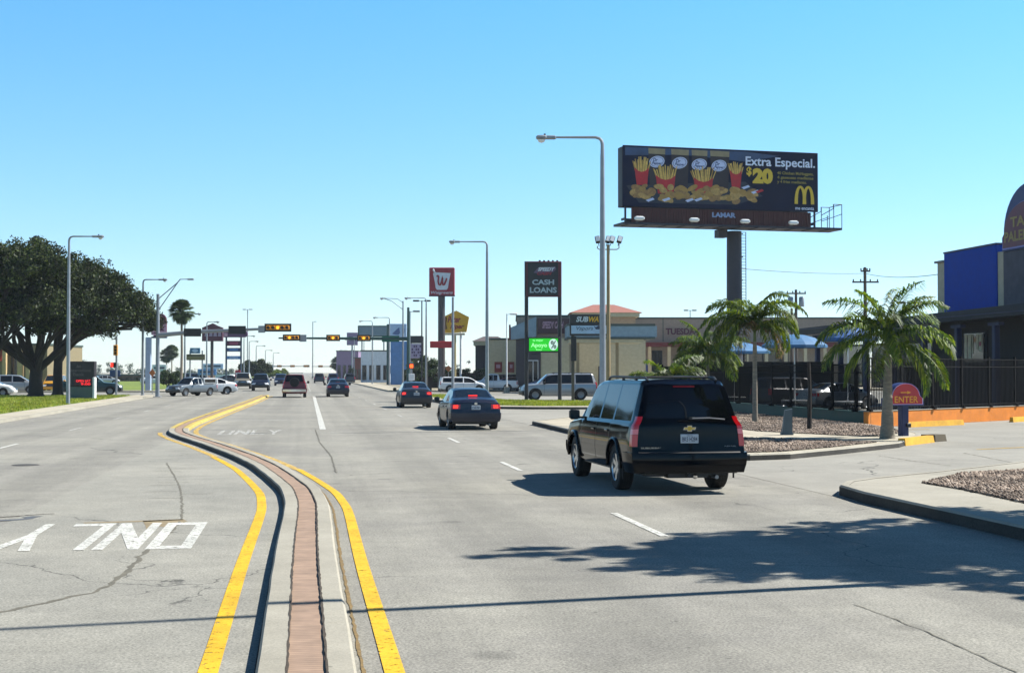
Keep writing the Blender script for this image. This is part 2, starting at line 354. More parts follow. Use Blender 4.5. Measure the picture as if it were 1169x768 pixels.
struct('median_joint_dirt', g)
# ---- painted lines
g = MB()
def line(pts, w, m, z=.007, sub=1):
    for i in range(len(pts) - 1):
        a = Vector(pts[i]); b = Vector(pts[i + 1]); d = (b - a).normalized(); nn = Vector((-d.y, d.x)) * w / 2
        g.add([(a.x - nn.x, a.y - nn.y, z), (b.x - nn.x, b.y - nn.y, z), (b.x + nn.x, b.y + nn.y, z), (a.x + nn.x, a.y + nn.y, z)], [(0, 1, 2, 3)] if False else [(3, 2, 1, 0)], m)
def offs(o, w, m, lo, hi, taperfrom=None):
    a = off(o - w / 2); b = off(o + w / 2); idx = [i for i in range(n) if lo <= ys[i] <= hi]
    g.strip([a[i] for i in idx], [b[i] for i in idx], .008, m)
offs(-.33, .14, yellow_line, -6, 36); offs(-.27, .15, yellow_worn, 36, 50.5)
offs(.93, .14, yellow_line, -6, 31); offs(.9, .16, yellow_worn, 31, 124)
for k in range(-2, 60):     # lane dashes 3.05 m long every 12.2 m
    y0 = 17.9 + 12.2 * k
    m = white_line if k < 3 else white_worn
    if 122 < y0 < 150 or 26 > y0 + 3 > 900: continue
    line([(4.47, y0), (4.47, y0 + 3.05)], .11, m)
    line([(-8.0, y0 - 1.9), (-8.0, y0 + 1.1)], .11, m)
line([(.72, 52.6), (.95, 124)], .22, white_line)
line([(.8, 152), (.8, 400)], .12, white_worn)
line([(-3.0, 62.6), (-.2, 62.9)], .28, white_worn); line([(-11.6, 124.6), (-4.0, 124.6)], .5, white_worn)
line([(.2, 126), (8.4, 126)], .5, white_worn); line([(-11.8, 131), (-3, 131)], .3, white_worn)
# the word ONLY, three metres long
def only(x0, x1, ya, yb, m, z=.0062):
    """letters as strokes in a unit cell, u to the reader's right, v up the letter; x0,ya is the reader's bottom left"""
    S = {'O': [[(0, 0), (1, 0), (1, .1), (0, .1)], [(0, .9), (1, .9), (1, 1), (0, 1)], [(0, .1), (.26, .1), (.26, .9), (0, .9)], [(.74, .1), (1, .1), (1, .9), (.74, .9)]],
         'N': [[(0, 0), (.24, 0), (.24, 1), (0, 1)], [(.76, 0), (1, 0), (1, 1), (.76, 1)], [(.24, .98), (.24, .6), (.76, .02), (.76, .4)]],
         'L': [[(0, 0), (1, 0), (1, .11), (0, .11)], [(0, .11), (.25, .11), (.25, 1), (0, 1)]],
         'Y': [[(.38, 0), (.62, 0), (.62, .45), (.38, .45)], [(0, 1), (.25, 1), (.62, .45), (.38, .45)], [(.75, 1), (1, 1), (.62, .45), (.38, .45)]]}
    cw = (x1 - x0) / 4.45; step = cw * 1.15
    for k, ch in enumerate('ONLY'):
        for q in S[ch]:
            g.add([(x0 + k * step + u * cw, ya + v * (yb - ya), z) for u, v in q], [tuple(range(len(q)))], m); z += .0003
only(-1.27, -3.6, 20.45, 17.45, white_line); only(-2.75, -.7, 48.6, 52.2, white_worn)
# driveway edge line in the car park
a = G(1115, 513, .006); b = G(1180, 510, .006); line([a, b], .1, yellow_line, .012)
struct('road_markings', g)
# ---- cracks and sealed joints traced where they run
g = MB()
def crack(pp, w, m=crack_m, z=.0055, jag=.5):
    W_ = [G(*p) for p in pp]; L1, L2 = [], []; k = 0
    for i in range(len(W_) - 1):
        a = Vector(W_[i]); b = Vector(W_[i + 1]); N_ = max(2, int((b - a).length / .12)); d = (b - a).normalized(); nn = Vector((-d.y, d.x))
        for t in range(N_):
            p = a.lerp(b, t / N_) + nn * rnd.gauss(0, w * .35); ww = w * rnd.uniform(1 - jag, 1 + jag) / 2
            L1.append(tuple(p + nn * ww)); L2.append(tuple(p - nn * ww))
    g.strip(L1, L2, z, m)
crack([(-30, 702), (0, 699), (25, 694), (55, 688), (80, 681), (105, 677), (125, 668), (140, 657), (155, 643), (165, 632), (174, 623), (200, 603), (208, 594)], .055, z=.0053)
crack([(208, 592), (207, 580), (208, 570), (205, 555), (197, 540), (190, 528)], .03)
crack([(-10, 591), (20, 589), (50, 587), (75, 586)], .05, joint_m)
crack([(-10, 595), (18, 593), (40, 590.5), (47, 588)], .16, mat('patch_tar', '#4c5054', .8, var=.2, scale=9), z=.0058)
crack([(270, 488), (365, 488.5), (480, 488.5), (600, 488)], .02, z=.0049); crack([(400, 560), (520, 563), (640, 568)], .008, z=.0049); crack([(360, 490), (365, 505), (378, 520), (384, 540)], .03)
crack([(975, 690), (1010, 702), (1060, 722), (1110, 745), (1169, 772)], .014)
crack([(1003, 520), (1040, 526), (1090, 532)], .05); crack([(1100, 517), (1150, 527), (1175, 531)], .06)
rust_m = mat('rusty_water_stain', '#7d6f52', .8, var=.25, scale=6)
for poly_ in ([(163, 594.6), (209, 592.6), (214, 595), (205, 598), (192, 608), (186, 613), (190, 602), (178, 600), (168, 607), (166, 600)], [(95, 596.4), (165, 594.2), (209, 592.4), (209, 593.4), (165, 595.6), (96, 597.4)]):
    q_ = [G(*p) for p in poly_]; g.add([(x, y, .0048) for x, y in q_], [tuple(range(len(q_)))[::-1]], rust_m)
for k in range(12):
    a = G(188 + rnd.uniform(-12, 35), 515 + 5 * k + rnd.uniform(-2, 2)); line_ = [(a[0] - .3, a[1]), (a[0] + .35, a[1] + .05)]
    g.strip([(a[0] - .25, a[1]), (a[0] + .3, a[1] + .03)], [(a[0] - .25, a[1] - .03), (a[0] + .3, a[1])], .005, crack_m)
struct('road_cracks', g)
tag(MB().lathe([(0.0, .012), (.27, .012), (.3, .004)], mat('cast_iron', '#4a4742', .7, .3), n=24).build('manhole_cover', loc=(G(448, 438)[0] * 0 - 6.0, 33.5, 0)), 'round iron manhole cover in the oncoming lane left of the median', 'manhole cover')

# ---- left verge
g = MB(); LKx = [(-13, 50), (-12.1, 60), (-12.1, 122), (-13.5, 126)]
g.box(XL - .2, XL, -40, 124, -.02, .13, conc, taper=.015); struct('left_kerb', g)
g = MB(); g.add([(-13.5, -40, .125), (XL - .19, -40, .125), (XL - .19, 125, .125), (-13.6, 125, .125)], [(0, 1, 2, 3)], walk); struct('left_pavement', g)
g = MB(); g.add([(-34, -40, .12), (-13.5, -40, .12), (-13.6, 123, .12), (-30, 123, .12)], [(0, 1, 2, 3)], grassm); struct('left_lawn', g)
g = MB(); g.add([(-140, -40, .10), (-30, -40, .10), (-28, 124, .10), (-140, 124, .10)], [(0, 1, 2, 3)], lot_m); struct('left_car_park', g)
for s_, x0, x1 in ((-1, -60, XL), (1, XR, 60)):
    g = MB(); g.box(x0, x1, 150.5, 420, -.02, .13, walk); struct('far_pavement', g)
    g = MB(); a, b = (x0 - 70, XL - 3.2) if s_ < 0 else (XR + 3, x1 + 90); g.add([(a, 155, .14), (b, 155, .14), (b, 900, .14), (a, 900, .14)], [(0, 1, 2, 3)], grassm if s_ < 0 else earth); struct('far_verge', g)
# ---- right side: lots and raised islands
g = MB(); g.add([(XR, -40, .004), (140, -40, .004), (140, 126.5, .004), (XR, 126.5, .004)], [(0, 1, 2, 3)], lot_m); struct('right_car_park', g)
def inset(poly, d):
    n_ = len(poly); out = []
    cx = sum(p[0] for p in poly) / n_; cy = sum(p[1] for p in poly) / n_
    for i in range(n_):
        a = Vector(poly[i - 1]); b = Vector(poly[i]); c = Vector(poly[(i + 1) % n_])
        n1 = Vector((-(b - a).y, (b - a).x)).normalized(); n2 = Vector((-(c - b).y, (c - b).x)).normalized()
        m_ = (n1 + n2); m_ = m_ / max(.35, m_.length_squared / 2) if m_.length > 1e-6 else n1
        out.append(tuple(b + m_ * d))
    return out
def island(name, poly, top, kh=.15, kw=.16):
    """counter-clockwise outline; kerb ring, then the fill 1 cm lower"""
    g = MB(); n_ = len(poly); a = poly; b = inset(poly, .03); c = inset(poly, kw)
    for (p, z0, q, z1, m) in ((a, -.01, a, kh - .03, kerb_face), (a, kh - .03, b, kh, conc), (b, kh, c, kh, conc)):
        vs = [(x, y, z0) for x, y in p] + [(x, y, z1) for x, y in q]
        g.add(vs, [(i, (i + 1) % n_, n_ + (i + 1) % n_, n_ + i) for i in range(n_)], m)
    g.add([(x, y, kh - .006) for x, y in c], [tuple(range(n_))], top); return struct(name, g)
isl1 = [(8.65, -30), (45, -30), (45, 40), (24, 34.6), (15.1, 29.2), (11.7, 26.3), (9.9, 24.9), (9.2, 24.2), (8.8, 23.4), (8.66, 22)]
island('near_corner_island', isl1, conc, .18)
g1 = [G(1052, 551, .18), G(1100, 559, .18), G(1169, 574, .18), G(1240, 592, .18), G(1340, 560, .18), G(1240, 541, .18), G(1169, 536, .18), G(1100, 540, .18)]
g = MB(); g.add([(x, y, .182) for x, y in g1], [tuple(range(len(g1)))], gravel_m); struct('near_gravel_bed', g)
isl2 = [(8.65, 37.5), (8.8, 35.3), (9.4, 33.6), (10.2, 32.8), (11.3, 33.2), (13.3, 35.1), (15.9, 37.8), (18.2, 41.6), (18.95, 43.4), (19.7, 46.5), (20.35, 51), (20.2, 80), (12, 63), (9.4, 57.3), (8.75, 56)]
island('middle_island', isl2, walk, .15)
g2 = [(9.3, 35.2), (10.3, 33.5), (11.3, 33.8), (13.2, 35.6), (15.3, 37.9), (14.2, 38.9), (12.4, 41.0), (11, 44), (9.3, 48)]
g3 = [(17.6, 42.6), (18.5, 43.6), (19.4, 46.6), (20.1, 51), (20.0, 76), (17.2, 70), (15.4, 60), (14.2, 52), (14.4, 45.5), (15.9, 42.0), (16.9, 41.2)]
g = MB()
for q in (g2, g3): g.add([(x, y, .153) for x, y in q], [tuple(range(len(q)))], gravel_m)
struct('middle_gravel_bed', g)
isl3 = [(8.8, 83), (9.6, 80.6), (12, 79), (16.5, 78.0), (21, 79), (20, 93), (14, 99), (12.6, 122), (9.4, 123), (8.75, 121)]
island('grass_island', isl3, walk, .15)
g = MB(); g.add([(x, y, .152) for x, y in [(9.9, 83.5), (13, 80.5), (20, 80.8), (19.3, 91.5), (13.3, 97), (12, 120), (9.6, 120.5)]], [tuple(range(7))], grassm); struct('island_grass', g)
# loose stones and grass blades
def inpoly(px, py, poly):
    c = np.zeros(len(px), bool); j = len(poly) - 1
    for i in range(len(poly)):
        xi, yi = poly[i]; xj, yj = poly[j]
        c ^= ((yi > py) != (yj > py)) & (px < (xj - xi) * (py - yi) / (yj - yi + 1e-12) + xi); j = i
    return c
def scatter(poly, N_):
    xs = [p[0] for p in poly]; yy = [p[1] for p in poly]; out = np.zeros((0, 2))
    while len(out) < N_:
        q = np.column_stack([rng.uniform(min(xs), max(xs), N_), rng.uniform(min(yy), max(yy), N_)]); out = np.vstack([out, q[inpoly(q[:, 0], q[:, 1], poly)]])
    return out[:N_]
stone_m = leaf_mat('river_stones', '#3a3029', '#6e6054', '#9c8e80', trans=0, gloss=.03)
def stones(name, polys, N_, z, r=(.018, .05)):
    base = np.array([(1, 0, 0), (-1, 0, 0), (0, 1, 0), (0, -1, 0), (0, 0, .7), (0, 0, -.7)], float)
    fc = np.array([(0, 2, 4), (2, 1, 4), (1, 3, 4), (3, 0, 4), (2, 0, 5), (1, 2, 5), (3, 1, 5), (0, 3, 5)])
    V, Fc = [], []; o = 0
    for poly, k in zip(polys, N_):
        q = scatter(poly, k); sz = rng.uniform(r[0], r[1], (k, 1, 1)) * rng.uniform(.6, 1.3, (k, 1, 3)); th = rng.uniform(0, 6.28, k)
        c, s_ = np.cos(th), np.sin(th); v = base[None] * sz + rng.normal(0, .004, (k, 6, 3))
        x = v[:, :, 0] * c[:, None] - v[:, :, 1] * s_[:, None]; y = v[:, :, 0] * s_[:, None] + v[:, :, 1] * c[:, None]
        v = np.stack([x + q[:, :1], y + q[:, 1:], v[:, :, 2] + z + .01], 2); V.append(v.reshape(-1, 3)); Fc.append((fc[None] + np.arange(k)[:, None, None] * 6 + o).reshape(-1, 3)); o += k * 6
    ob = raw(name, np.vstack(V), np.vstack(Fc), [stone_m]); return tag(ob, 'loose brown and grey river stones filling a kerbed bed', 'gravel', kind='stuff')
s1 = stones('gravel_stones', [g1], [9000], .182); s1['label'] = 'loose stones in the triangular bed at the right edge'
s2 = stones('gravel_stones', [g2, g3], [14000, 20000], .153); s2['label'] = 'loose stones around the palm and small trees by the fence'
blade_m = leaf_mat('grass_blades', '#5a6e22', '#7a8a30', '#9a9648', trans=.3, gloss=.03)
def grass(name, polys, N_, z, label, h=(.05, .13), w=.02):
    q = np.vstack([scatter(p, k) for p, k in zip(polys, N_)]); k = len(q); th = rng.uniform(0, 6.28, k); hh = rng.uniform(h[0], h[1], k); lean = rng.normal(0, .03, (k, 2))
    dx_, dy_ = np.cos(th) * w, np.sin(th) * w; z0 = np.full(k, z)
    v = np.stack([np.column_stack([q[:, 0] - dx_, q[:, 1] - dy_, z0]), np.column_stack([q[:, 0] + dx_, q[:, 1] + dy_, z0]), np.column_stack([q[:, 0] + lean[:, 0], q[:, 1] + lean[:, 1], z0 + hh])], 1)
    return tag(raw(name, v.reshape(-1, 3), np.arange(k * 3).reshape(k, 3), [blade_m]), label, 'grass', kind='stuff')
grass('lawn_grass', [[(-30, 62), (-13.7, 62), (-13.7, 122), (-29, 122)]], [60000], .12, 'short green grass of the lawn under the live oaks', w=.03)
grass('island_grass_blades', [[(9.9, 83.5), (13, 80.5), (20, 80.8), (19.3, 91.5), (13.3, 97), (12, 120), (9.6, 120.5)]], [20000], .152, 'green and straw grass on the island beside the silver SUV')
# ================================================================== vehicles
def carpaint(name, c, metal=.2, rough=.35, var=.04): return mat(name, c, rough, metal, var, 1.5, coat=.35)
def wheel(parent, x, y, r, w, rim_m, spokes=6):
    s = 1 if x > 0 else -1
    M = Matrix.Translation((x, y, r)) @ Matrix.Rotation(s * math.pi / 2, 4, 'Y')
    t = MB(); h = w / 2
    t.lathe([(r * .60, -h), (r * .93, -h), (r * .985, -h * .85), (r, -h * .55), (r, h * .55), (r * .985, h * .85), (r * .93, h), (r * .64, h), (r * .60, h * .8)], rubber, 28, M)
    for k in (-.3, 0, .3): t.lathe([(r + .002, h * (k - .04)), (r - .006, h * k), (r + .002, h * (k + .04))], black, 28, M)
    o = t.build('wheel', parent)
    q = MB(); q.lathe([(r * .62, h * .7), (r * .60, h * .98), (r * .57, h * .9), (r * .55, h * .2), (.05, h * .1)], rim_m, 28, M); q.lathe([(r * .56, h * .12), (.0, h * .11)], black, 24, M)
    q.lathe([(r * .16, h * .3), (r * .15, h * .78), (.0, h * .82)], rim_m, 16, M)
    for k in range(spokes):
        a = 2 * math.pi * k / spokes; c, sn = math.cos(a), math.sin(a); p = []
        for (rr, ww, zz) in ((r * .1, .035, h * .75), (r * .58, .05, h * .86)):
            for sg in (-1, 1): p.append((rr * c - sg * ww * sn, rr * sn + sg * ww * c, zz))
        for (rr, ww, zz) in ((r * .1, .035, h * .3), (r * .58, .05, h * .5)):
            for sg in (-1, 1): p.append((rr * c - sg * ww * sn, rr * sn + sg * ww * c, zz))
        q.add(p, [(0, 2, 3, 1), (0, 4, 6, 2), (1, 3, 7, 5), (4, 5, 7, 6)], rim_m, M=M)
    q.build('rim', o); return o

class Car:
    def __init__(s, name, label, cat, kind, body_m, loc=(0, 0), rz=0, group='vehicles on the road', detail=1, rim=None, brakes=False, **kw):
        s.root = thing(name, label, cat, (loc[0], loc[1], 0), rz, group); s.bm = body_m; s.detail = detail
        K = dict(
            suv=dict(L=5.65, W=1.0, Hr=1.90, Wr=.705, r=.40, ya=-1.52, yf=1.76, sill=.36, tops=[(-2.825, 1.84), (-2.72, 1.885), (-2.4, 1.90), (0, 1.90), (.55, 1.875), (.85, 1.82), (1.5, 1.22), (1.62, 1.17), (2.5, 1.10), (2.74, 1.0), (2.825, .88)],
                     belt=[(-2.825, 1.16), (1.4, 1.12), (2.6, 1.02), (2.825, .8)], wins=[(-2.5, -1.16), (-1.06, -.12), (-.02, 1.2)], ws=(.85, 1.5), rw=None, doors=[(-1.12, -.07), (-.07, 1.12)],
                     yr=[(.2, .22), (.34, .06), (.42, .0), (.68, 0), (.74, .05), (1.15, .07), (1.5, .17), (1.8, .30), (1.95, .36)], ff=[(.2, .2), (.35, .04), (.5, 0), (.75, .02), (.9, .04), (1.05, .12), (1.3, .3)]),
            sedan=dict(L=4.75, W=.90, Hr=1.44, Wr=.60, r=.33, ya=-1.38, yf=1.36, sill=.26, tops=[(-2.375, .98), (-2.30, 1.04), (-2.15, 1.07), (-1.72, 1.10), (-1.62, 1.12), (-.92, 1.385), (-.6, 1.43), (-.1, 1.445), (.3, 1.43), (.55, 1.38), (1.3, 1.0), (1.45, .96), (2.1, .82), (2.3, .72), (2.375, .6)],
                       belt=[(-2.375, .92), (-1.6, .96), (1.2, .90), (2.2, .74), (2.375, .56)], wins=[(-1.25, -.55), (-.48, .25), (.33, .95)], ws=(.55, 1.3), rw=(-1.62, -.92), doors=[(-1.0, -.08), (-.08, 1.0)],
                       yr=[(.2, .2), (.3, .04), (.42, 0), (.6, .0), (.68, .04), (.95, .07), (1.05, .09)], ff=[(.2, .16), (.35, .02), (.5, 0), (.62, .03), (.75, .12)]),
            pickup=dict(L=5.5, W=.95, Hr=1.80, Wr=.66, r=.37, ya=-1.6, yf=1.7, sill=.40, tops=[(-2.75, 1.13), (-2.7, 1.15), (-.85, 1.17), (-.78, 1.2), (-.66, 1.66), (-.55, 1.76), (-.1, 1.80), (.35, 1.77), (.55, 1.70), (1.15, 1.14), (1.3, 1.10), (2.4, 1.02), (2.66, .94), (2.75, .8)],
                        belt=[(-2.75, 1.10), (1.1, 1.07), (2.5, .96), (2.75, .74)], wins=[(-.55, -.15), (-.1, .75)], ws=(.55, 1.15), rw=(-.78, -.66), doors=[(-.2, 1.0)],
                        yr=[(.2, .3), (.40, .1), (.45, 0), (.62, 0), (.66, .12), (1.15, .12)], ff=[(.2, .2), (.35, .04), (.5, 0), (.75, .02), (.95, .1)]),
            van=dict(L=4.9, W=.97, Hr=1.72, Wr=.70, r=.34, ya=-1.4, yf=1.5, sill=.30, tops=[(-2.45, 1.64), (-2.38, 1.68), (-2, 1.72), (0, 1.72), (.5, 1.68), (.7, 1.62), (1.6, 1.08), (1.75, 1.02), (2.2, .90), (2.4, .78), (2.45, .66)],
                     belt=[(-2.45, 1.08), (1.4, 1.0), (2.3, .76), (2.45, .6)], wins=[(-2.2, -1.2), (-1.1, -.1), (0, 1.15)], ws=(.7, 1.6), rw=None, doors=[(-1.15, -.05), (-.05, 1.05)],
                     yr=[(.2, .2), (.32, .04), (.42, 0), (.62, .0), (.7, .04), (1.1, .07), (1.4, .16), (1.7, .28)], ff=[(.2, .16), (.35, .02), (.5, 0), (.62, .03), (.8, .15)]))[kind]
        K.update(kw); s.__dict__.update(K); s.kind = kind; s.c = .07; s.cf = .16
        s.make(rim or steel, brakes)
    def prof(s, pts, y):
        return float(np.interp(y, [p[0] for p in pts], [p[1] for p in pts]))
    def section(s, y):
        L2 = s.L / 2; zt = s.prof(s.tops, y); zb = min(s.prof(s.belt, y), zt - .02); hood_ref = zb
        g_ = max(0, min(1, (zt - zb - .06) / (s.Hr - zb - .06))); g_ = g_ * g_ * (3 - 2 * g_) if g_ < .3 else g_
        t = max(0, (abs(y) - L2 + .45) / .45); W = s.W * (1 - .055 * t * t) if y > 0 else s.W * (1 - .028 * t ** 3)
        zs = s.sill + (.06 * t if y < 0 else .02 * t); Ra = s.r + .075
        for yw in (s.ya, s.yf):
            d = y - yw
            if abs(d) < Ra: zs = max(zs, s.r + math.sqrt(Ra * Ra - d * d) * (1 if True else 1))
        zs = min(zs, zb - .12); h = zb - zs
        full = zb - s.sill
        def bulge(z):
            u = (z - s.sill) / full; return W * (1 - .055 * (max(0, .45 - u) / .45) ** 2 - .045 * max(0, (u - .45) / .55) ** 2)
        P_ = [(bulge(zs + f * h) - (.012 if f == 0 else 0), zs + f * h) for f in (0, .06, .2, .4, .6, .8, .93)]
        wb = bulge(zb); P_.append((wb, zb))
        Wr = s.Wr * (1 - (.02 * t if y < 0 else 0))
        hw = W * .80 * (1 - .08 * t)
        e = lambda a, b: a * (1 - g_) + b * g_
        dz = (zt - zb)
        P_ += [(e(wb - .02, wb - .055), zb + dz * .08 if g_ > 0 else zb + dz * .5), (e(hw + .08, Wr + (wb - .055 - Wr) * .10), zb + dz * e(.75, .90)), (e(hw + .03, Wr - .005), zb + dz * e(.9, .965)), (e(hw - .05, Wr - .05), zb + dz * .995), (e(hw * .7, Wr * .72), zt + .012), (e(hw * .4, Wr * .4), zt + .022), (0, zt + .026)]
        return P_
    def yrear(s, z): return -s.L / 2 + s.prof(s.yr, z)
    def yfront(s, z): return s.L / 2 - s.prof(s.ff, z)
    def place(s, y, w, z):
        L2 = s.L / 2; y2 = y
        t = max(0, min(1, (-L2 + .6 - y) / .6)); t = t * t * (3 - 2 * t)
        y2 = y + t * (s.yrear(z) + s.c - (-L2))
        t = max(0, min(1, (y - L2 + .7) / .7)); t = t * t * (3 - 2 * t)
        return y2 + t * (s.yfront(z) - s.cf - L2)
    def sw(s, y, z):
        p = s.section(y)[:10]; zz = [q[1] for q in p]; return float(np.interp(z, zz, [q[0] for q in p]))
    def rear_xy(s, u, z, o=0.0, front=False):
        """walk the plan outline at height z: |u|<=1 across the end, beyond it along the side in metres"""
        sg = 1 if u >= 0 else -1; a = abs(u)
        ye = -s.L / 2 if not front else s.L / 2
        w = s.sw(ye, z); c = s.cf if front else s.c
        y0 = s.yrear(z) if not front else s.yfront(z); d = -1 if not front else 1
        if a <= 1:
            k = max(0, (a - .9) / .1)
            return (sg * (a * w + o * k), y0 - d * c * a * a + d * o)
        y = y0 - d * c - d * (a - 1)
        return (sg * (s.sw(max(-s.L / 2, min(s.L / 2, ye - d * (a - 1))), z) + o), y)
    def patch(s, mb, u0, u1, z0, z1, o, m, nu=10, nz=5, front=False, skirt=.05, ins=0.0):
        us = np.linspace(u0, u1, nu + 1); zs = np.linspace(z0, z1, nz + 1); rows = []
        for j, z in enumerate(zs):
            uu = us
            if ins: f_ = ins * j / nz; uu = us + (f_ if False else 0) - np.sign(us) * f_ * (np.abs(us) / max(abs(u0), abs(u1)))
            rows.append([(*s.rear_xy(float(u), float(z), o, front), float(z)) for u in uu])
        inner = lambda row, z: [(*s.rear_xy(float(u), float(z), o - skirt, front), float(z)) for u in (us)]
        R_ = [inner(None, zs[0])] + rows + [inner(None, zs[-1])]
        if front == (u1 > u0) : R_ = R_
        mb.grid(R_, m, True)
        # ends
        for e_ in (0, -1):
            col = [(r[e_]) for r in rows]; u = float(us[e_]); cin = [(*s.rear_xy(u, float(z), o - skirt, front), float(z)) for z in zs]
            mb.grid([col, cin], m, False)
        return mb
    def make(s, rim, brakes):
        L2 = s.L / 2; st = set(np.round(np.linspace(-L2, L2, 40), 3)); st |= {-L2 + .02, -L2 + .05, -L2 + .1, L2 - .02, L2 - .05, L2 - .1}
        n_arch = 24 if s.detail else 12
        for yw in (s.ya, s.yf):
            Ra = s.r + .075
            for k in range(n_arch + 1): st.add(round(yw - Ra * math.cos(math.pi * k / n_arch), 4))
            st |= {round(yw - Ra - .004, 4), round(yw + Ra + .004, 4)}
        for a, b in s.wins: st |= {a, b}
        for a, b in s.doors: st |= {a, b}
        st |= set(p[0] for p in s.tops) | set(s.ws) | (set(s.rw) if s.rw else set())
        st = sorted(st); st = [y for i, y in enumerate(st) if i == 0 or y - st[i - 1] > .003]
        secs = [[(w, s.place(y, w, z), z) for w, z in s.section(y)] for y in st]
        nr = len(secs[0]); parts = {}
        def part(key):
            if key not in parts: parts[key] = MB()
            return parts[key]
        for sg in (1, -1):
            acc = {}
            for i in range(len(st) - 1):
                ym = (st[i] + st[i + 1]) / 2
                for j in range(nr - 1):
                    key = ('body', s.bm)
                    if j == 8:
                        for k, (a, b) in enumerate(s.wins):
                            if a < ym < b: key = ('side_window%d%d' % (k, sg), glass_dark)
                    if j == 9 and s.kind != 'pickup' and False: pass
                    if 10 < j and s.ws[0] < ym < s.ws[1]: key = ('windshield', glass_lite)
                    if 10 < j and s.rw and s.rw[0] < ym < s.rw[1]: key = ('rear_window', glass_lite)
                    if j <= 6:
                        for k, (a, b) in enumerate(s.doors):
                            if a < ym < b: key = ('door%d%d' % (k, sg), s.bm)
                    acc.setdefault(key, []).append((i, j))
            for key, lst in acc.items():
                mb = part(key[0]); ids = {}; vs = []; fs = []
                for i, j in lst:
                    f = []
                    for a, b in ((i, j), (i, j + 1), (i + 1, j + 1), (i + 1, j)):
                        if (a, b) not in ids: ids[(a, b)] = len(vs); w, y, z = secs[a][b]; vs.append((sg * w, y, z))
                        f.append(ids[(a, b)])
                    fs.append(tuple(f) if sg < 0 else tuple(f[::-1]))
                mb.add(vs, fs, key[1], True)
        body = part('body')
        for end, front in ((0, False), (-1, True)):
            sec = secs[end]; K = 15; fr = [-1 + 2 * k / K for k in range(K + 1)]; rows = []
            c = s.cf if front else s.c; d = 1 if front else -1
            for j in range(0, 12):
                w, y, z = sec[j]; y0 = y + d * c * 1.0
                rows.append([(f * w, y0 - d * c * f * f if abs(f) < 1 else y, z) for f in fr])
            w11 = sec[11][0]; prof_w = [sec[k][0] for k in (14, 13, 12, 11)]; prof_z = [sec[k][2] for k in (14, 13, 12, 11)]
            ytop = sec[12][1]
            rows.append([(f * w11, (sec[11][1] + d * c * (1 - f * f) * .0) if abs(f) == 1 else sec[12][1] + d * c * (1 - f * f) * .0, float(np.interp(abs(f) * w11, prof_w, prof_z))) for f in fr])
            if front: rows = [r[::-1] for r in rows]
            body.grid(rows, s.bm, True)
        # underbody
        Wb = s.W - .3
        ub = MB(); zt = s.prof(s.belt, 0) - .18
        ub.box(-Wb, Wb, -L2 + .25, L2 - .3, s.sill - .06, zt, plastic); ub.box(-s.W + .1, s.W - .1, s.ya + s.r + .12, s.yf - s.r - .12, s.sill - .03, s.sill + .25, plastic)
        ub.box(-s.W + .12, s.W - .12, -L2 + .2, s.ya - s.r - .12, s.sill - .02, s.sill + .3, plastic)
        ub.tube([(-s.W + .2, s.ya, s.r), (s.W - .2, s.ya, s.r)], .05, dark); ub.tube([(.45, s.ya - .2, s.sill - .06), (.5, -L2 + .12, s.sill - .08)], .035, steel)
        # names
        b = body
        if s.detail:
            tr = MB() if False else b
            for sg in (-1, 1):
                for a_, b_ in s.doors:
                    for yy in (a_, b_):
                        zz = np.linspace(s.sill + .03, s.prof(s.belt, yy) - .01, 8)
                        ok = [z for z in zz if z > s.section(yy)[0][1]]
                        for k in range(len(ok) - 1):
                            q = [(sg * (s.sw(yy, ok[k]) + .003), yy - .007, ok[k]), (sg * (s.sw(yy, ok[k]) + .003), yy + .007, ok[k]), (sg * (s.sw(yy, ok[k + 1]) + .003), yy + .007, ok[k + 1]), (sg * (s.sw(yy, ok[k + 1]) + .003), yy - .007, ok[k + 1])]
                            b.add(q, [(0, 1, 2, 3)], black)
        s.body = b.build('body', s.root)
        doors = {}
        for k, mb in parts.items():
            if k == 'body': continue
            nm = ''.join(ch for ch in k if not ch.isdigit()).rstrip('-'); o = mb.build(nm, s.root)
            if nm == 'door': doors[k] = o
        for k_, o in doors.items():
            idx = int(k_[4]); sg = int(k_[5:]); a_, b_ = s.doors[idx]
            h = MB(); y0 = a_ + .08; z0 = s.prof(s.belt, y0) - .13; x = s.sw(y0 + .1, z0)
            h.bbox(min(sg * (x - .01), sg * (x + .03)), max(sg * (x - .01), sg * (x + .03)), y0, y0 + .2, z0 - .018, z0 + .018, s.bm, .008); h.build('handle', o)
        ub.build('underbody', s.root)
        for sg in (-1, 1):
            for yw in (s.ya, s.yf): wheel(s.root, sg * (s.W - .15), yw, s.r, .25, rim)
            m = MB(); ym = s.wins[-1][1] - .12; zm = s.prof(s.belt, ym) + .10; xs = s.sw(ym, zm - .1)
            X0, X1 = sorted((sg * (xs + .07), sg * (xs + .27))); m.bbox(X0, X1, ym - .02, ym + .12, zm - .09, zm + .11, plastic if s.kind == 'suv' else s.bm, .04)
            X0, X1 = sorted((sg * (xs - .08), sg * (xs + .12))); m.box(X0, X1, ym + .03, ym + .09, zm - .07, zm - .03, plastic)
            X0, X1 = sorted((sg * (xs + .085), sg * (xs + .255))); m.box(X0, X1, ym - .024, ym - .02, zm - .07, zm + .09, glass_lite); m.build('wing_mirror', s.root)
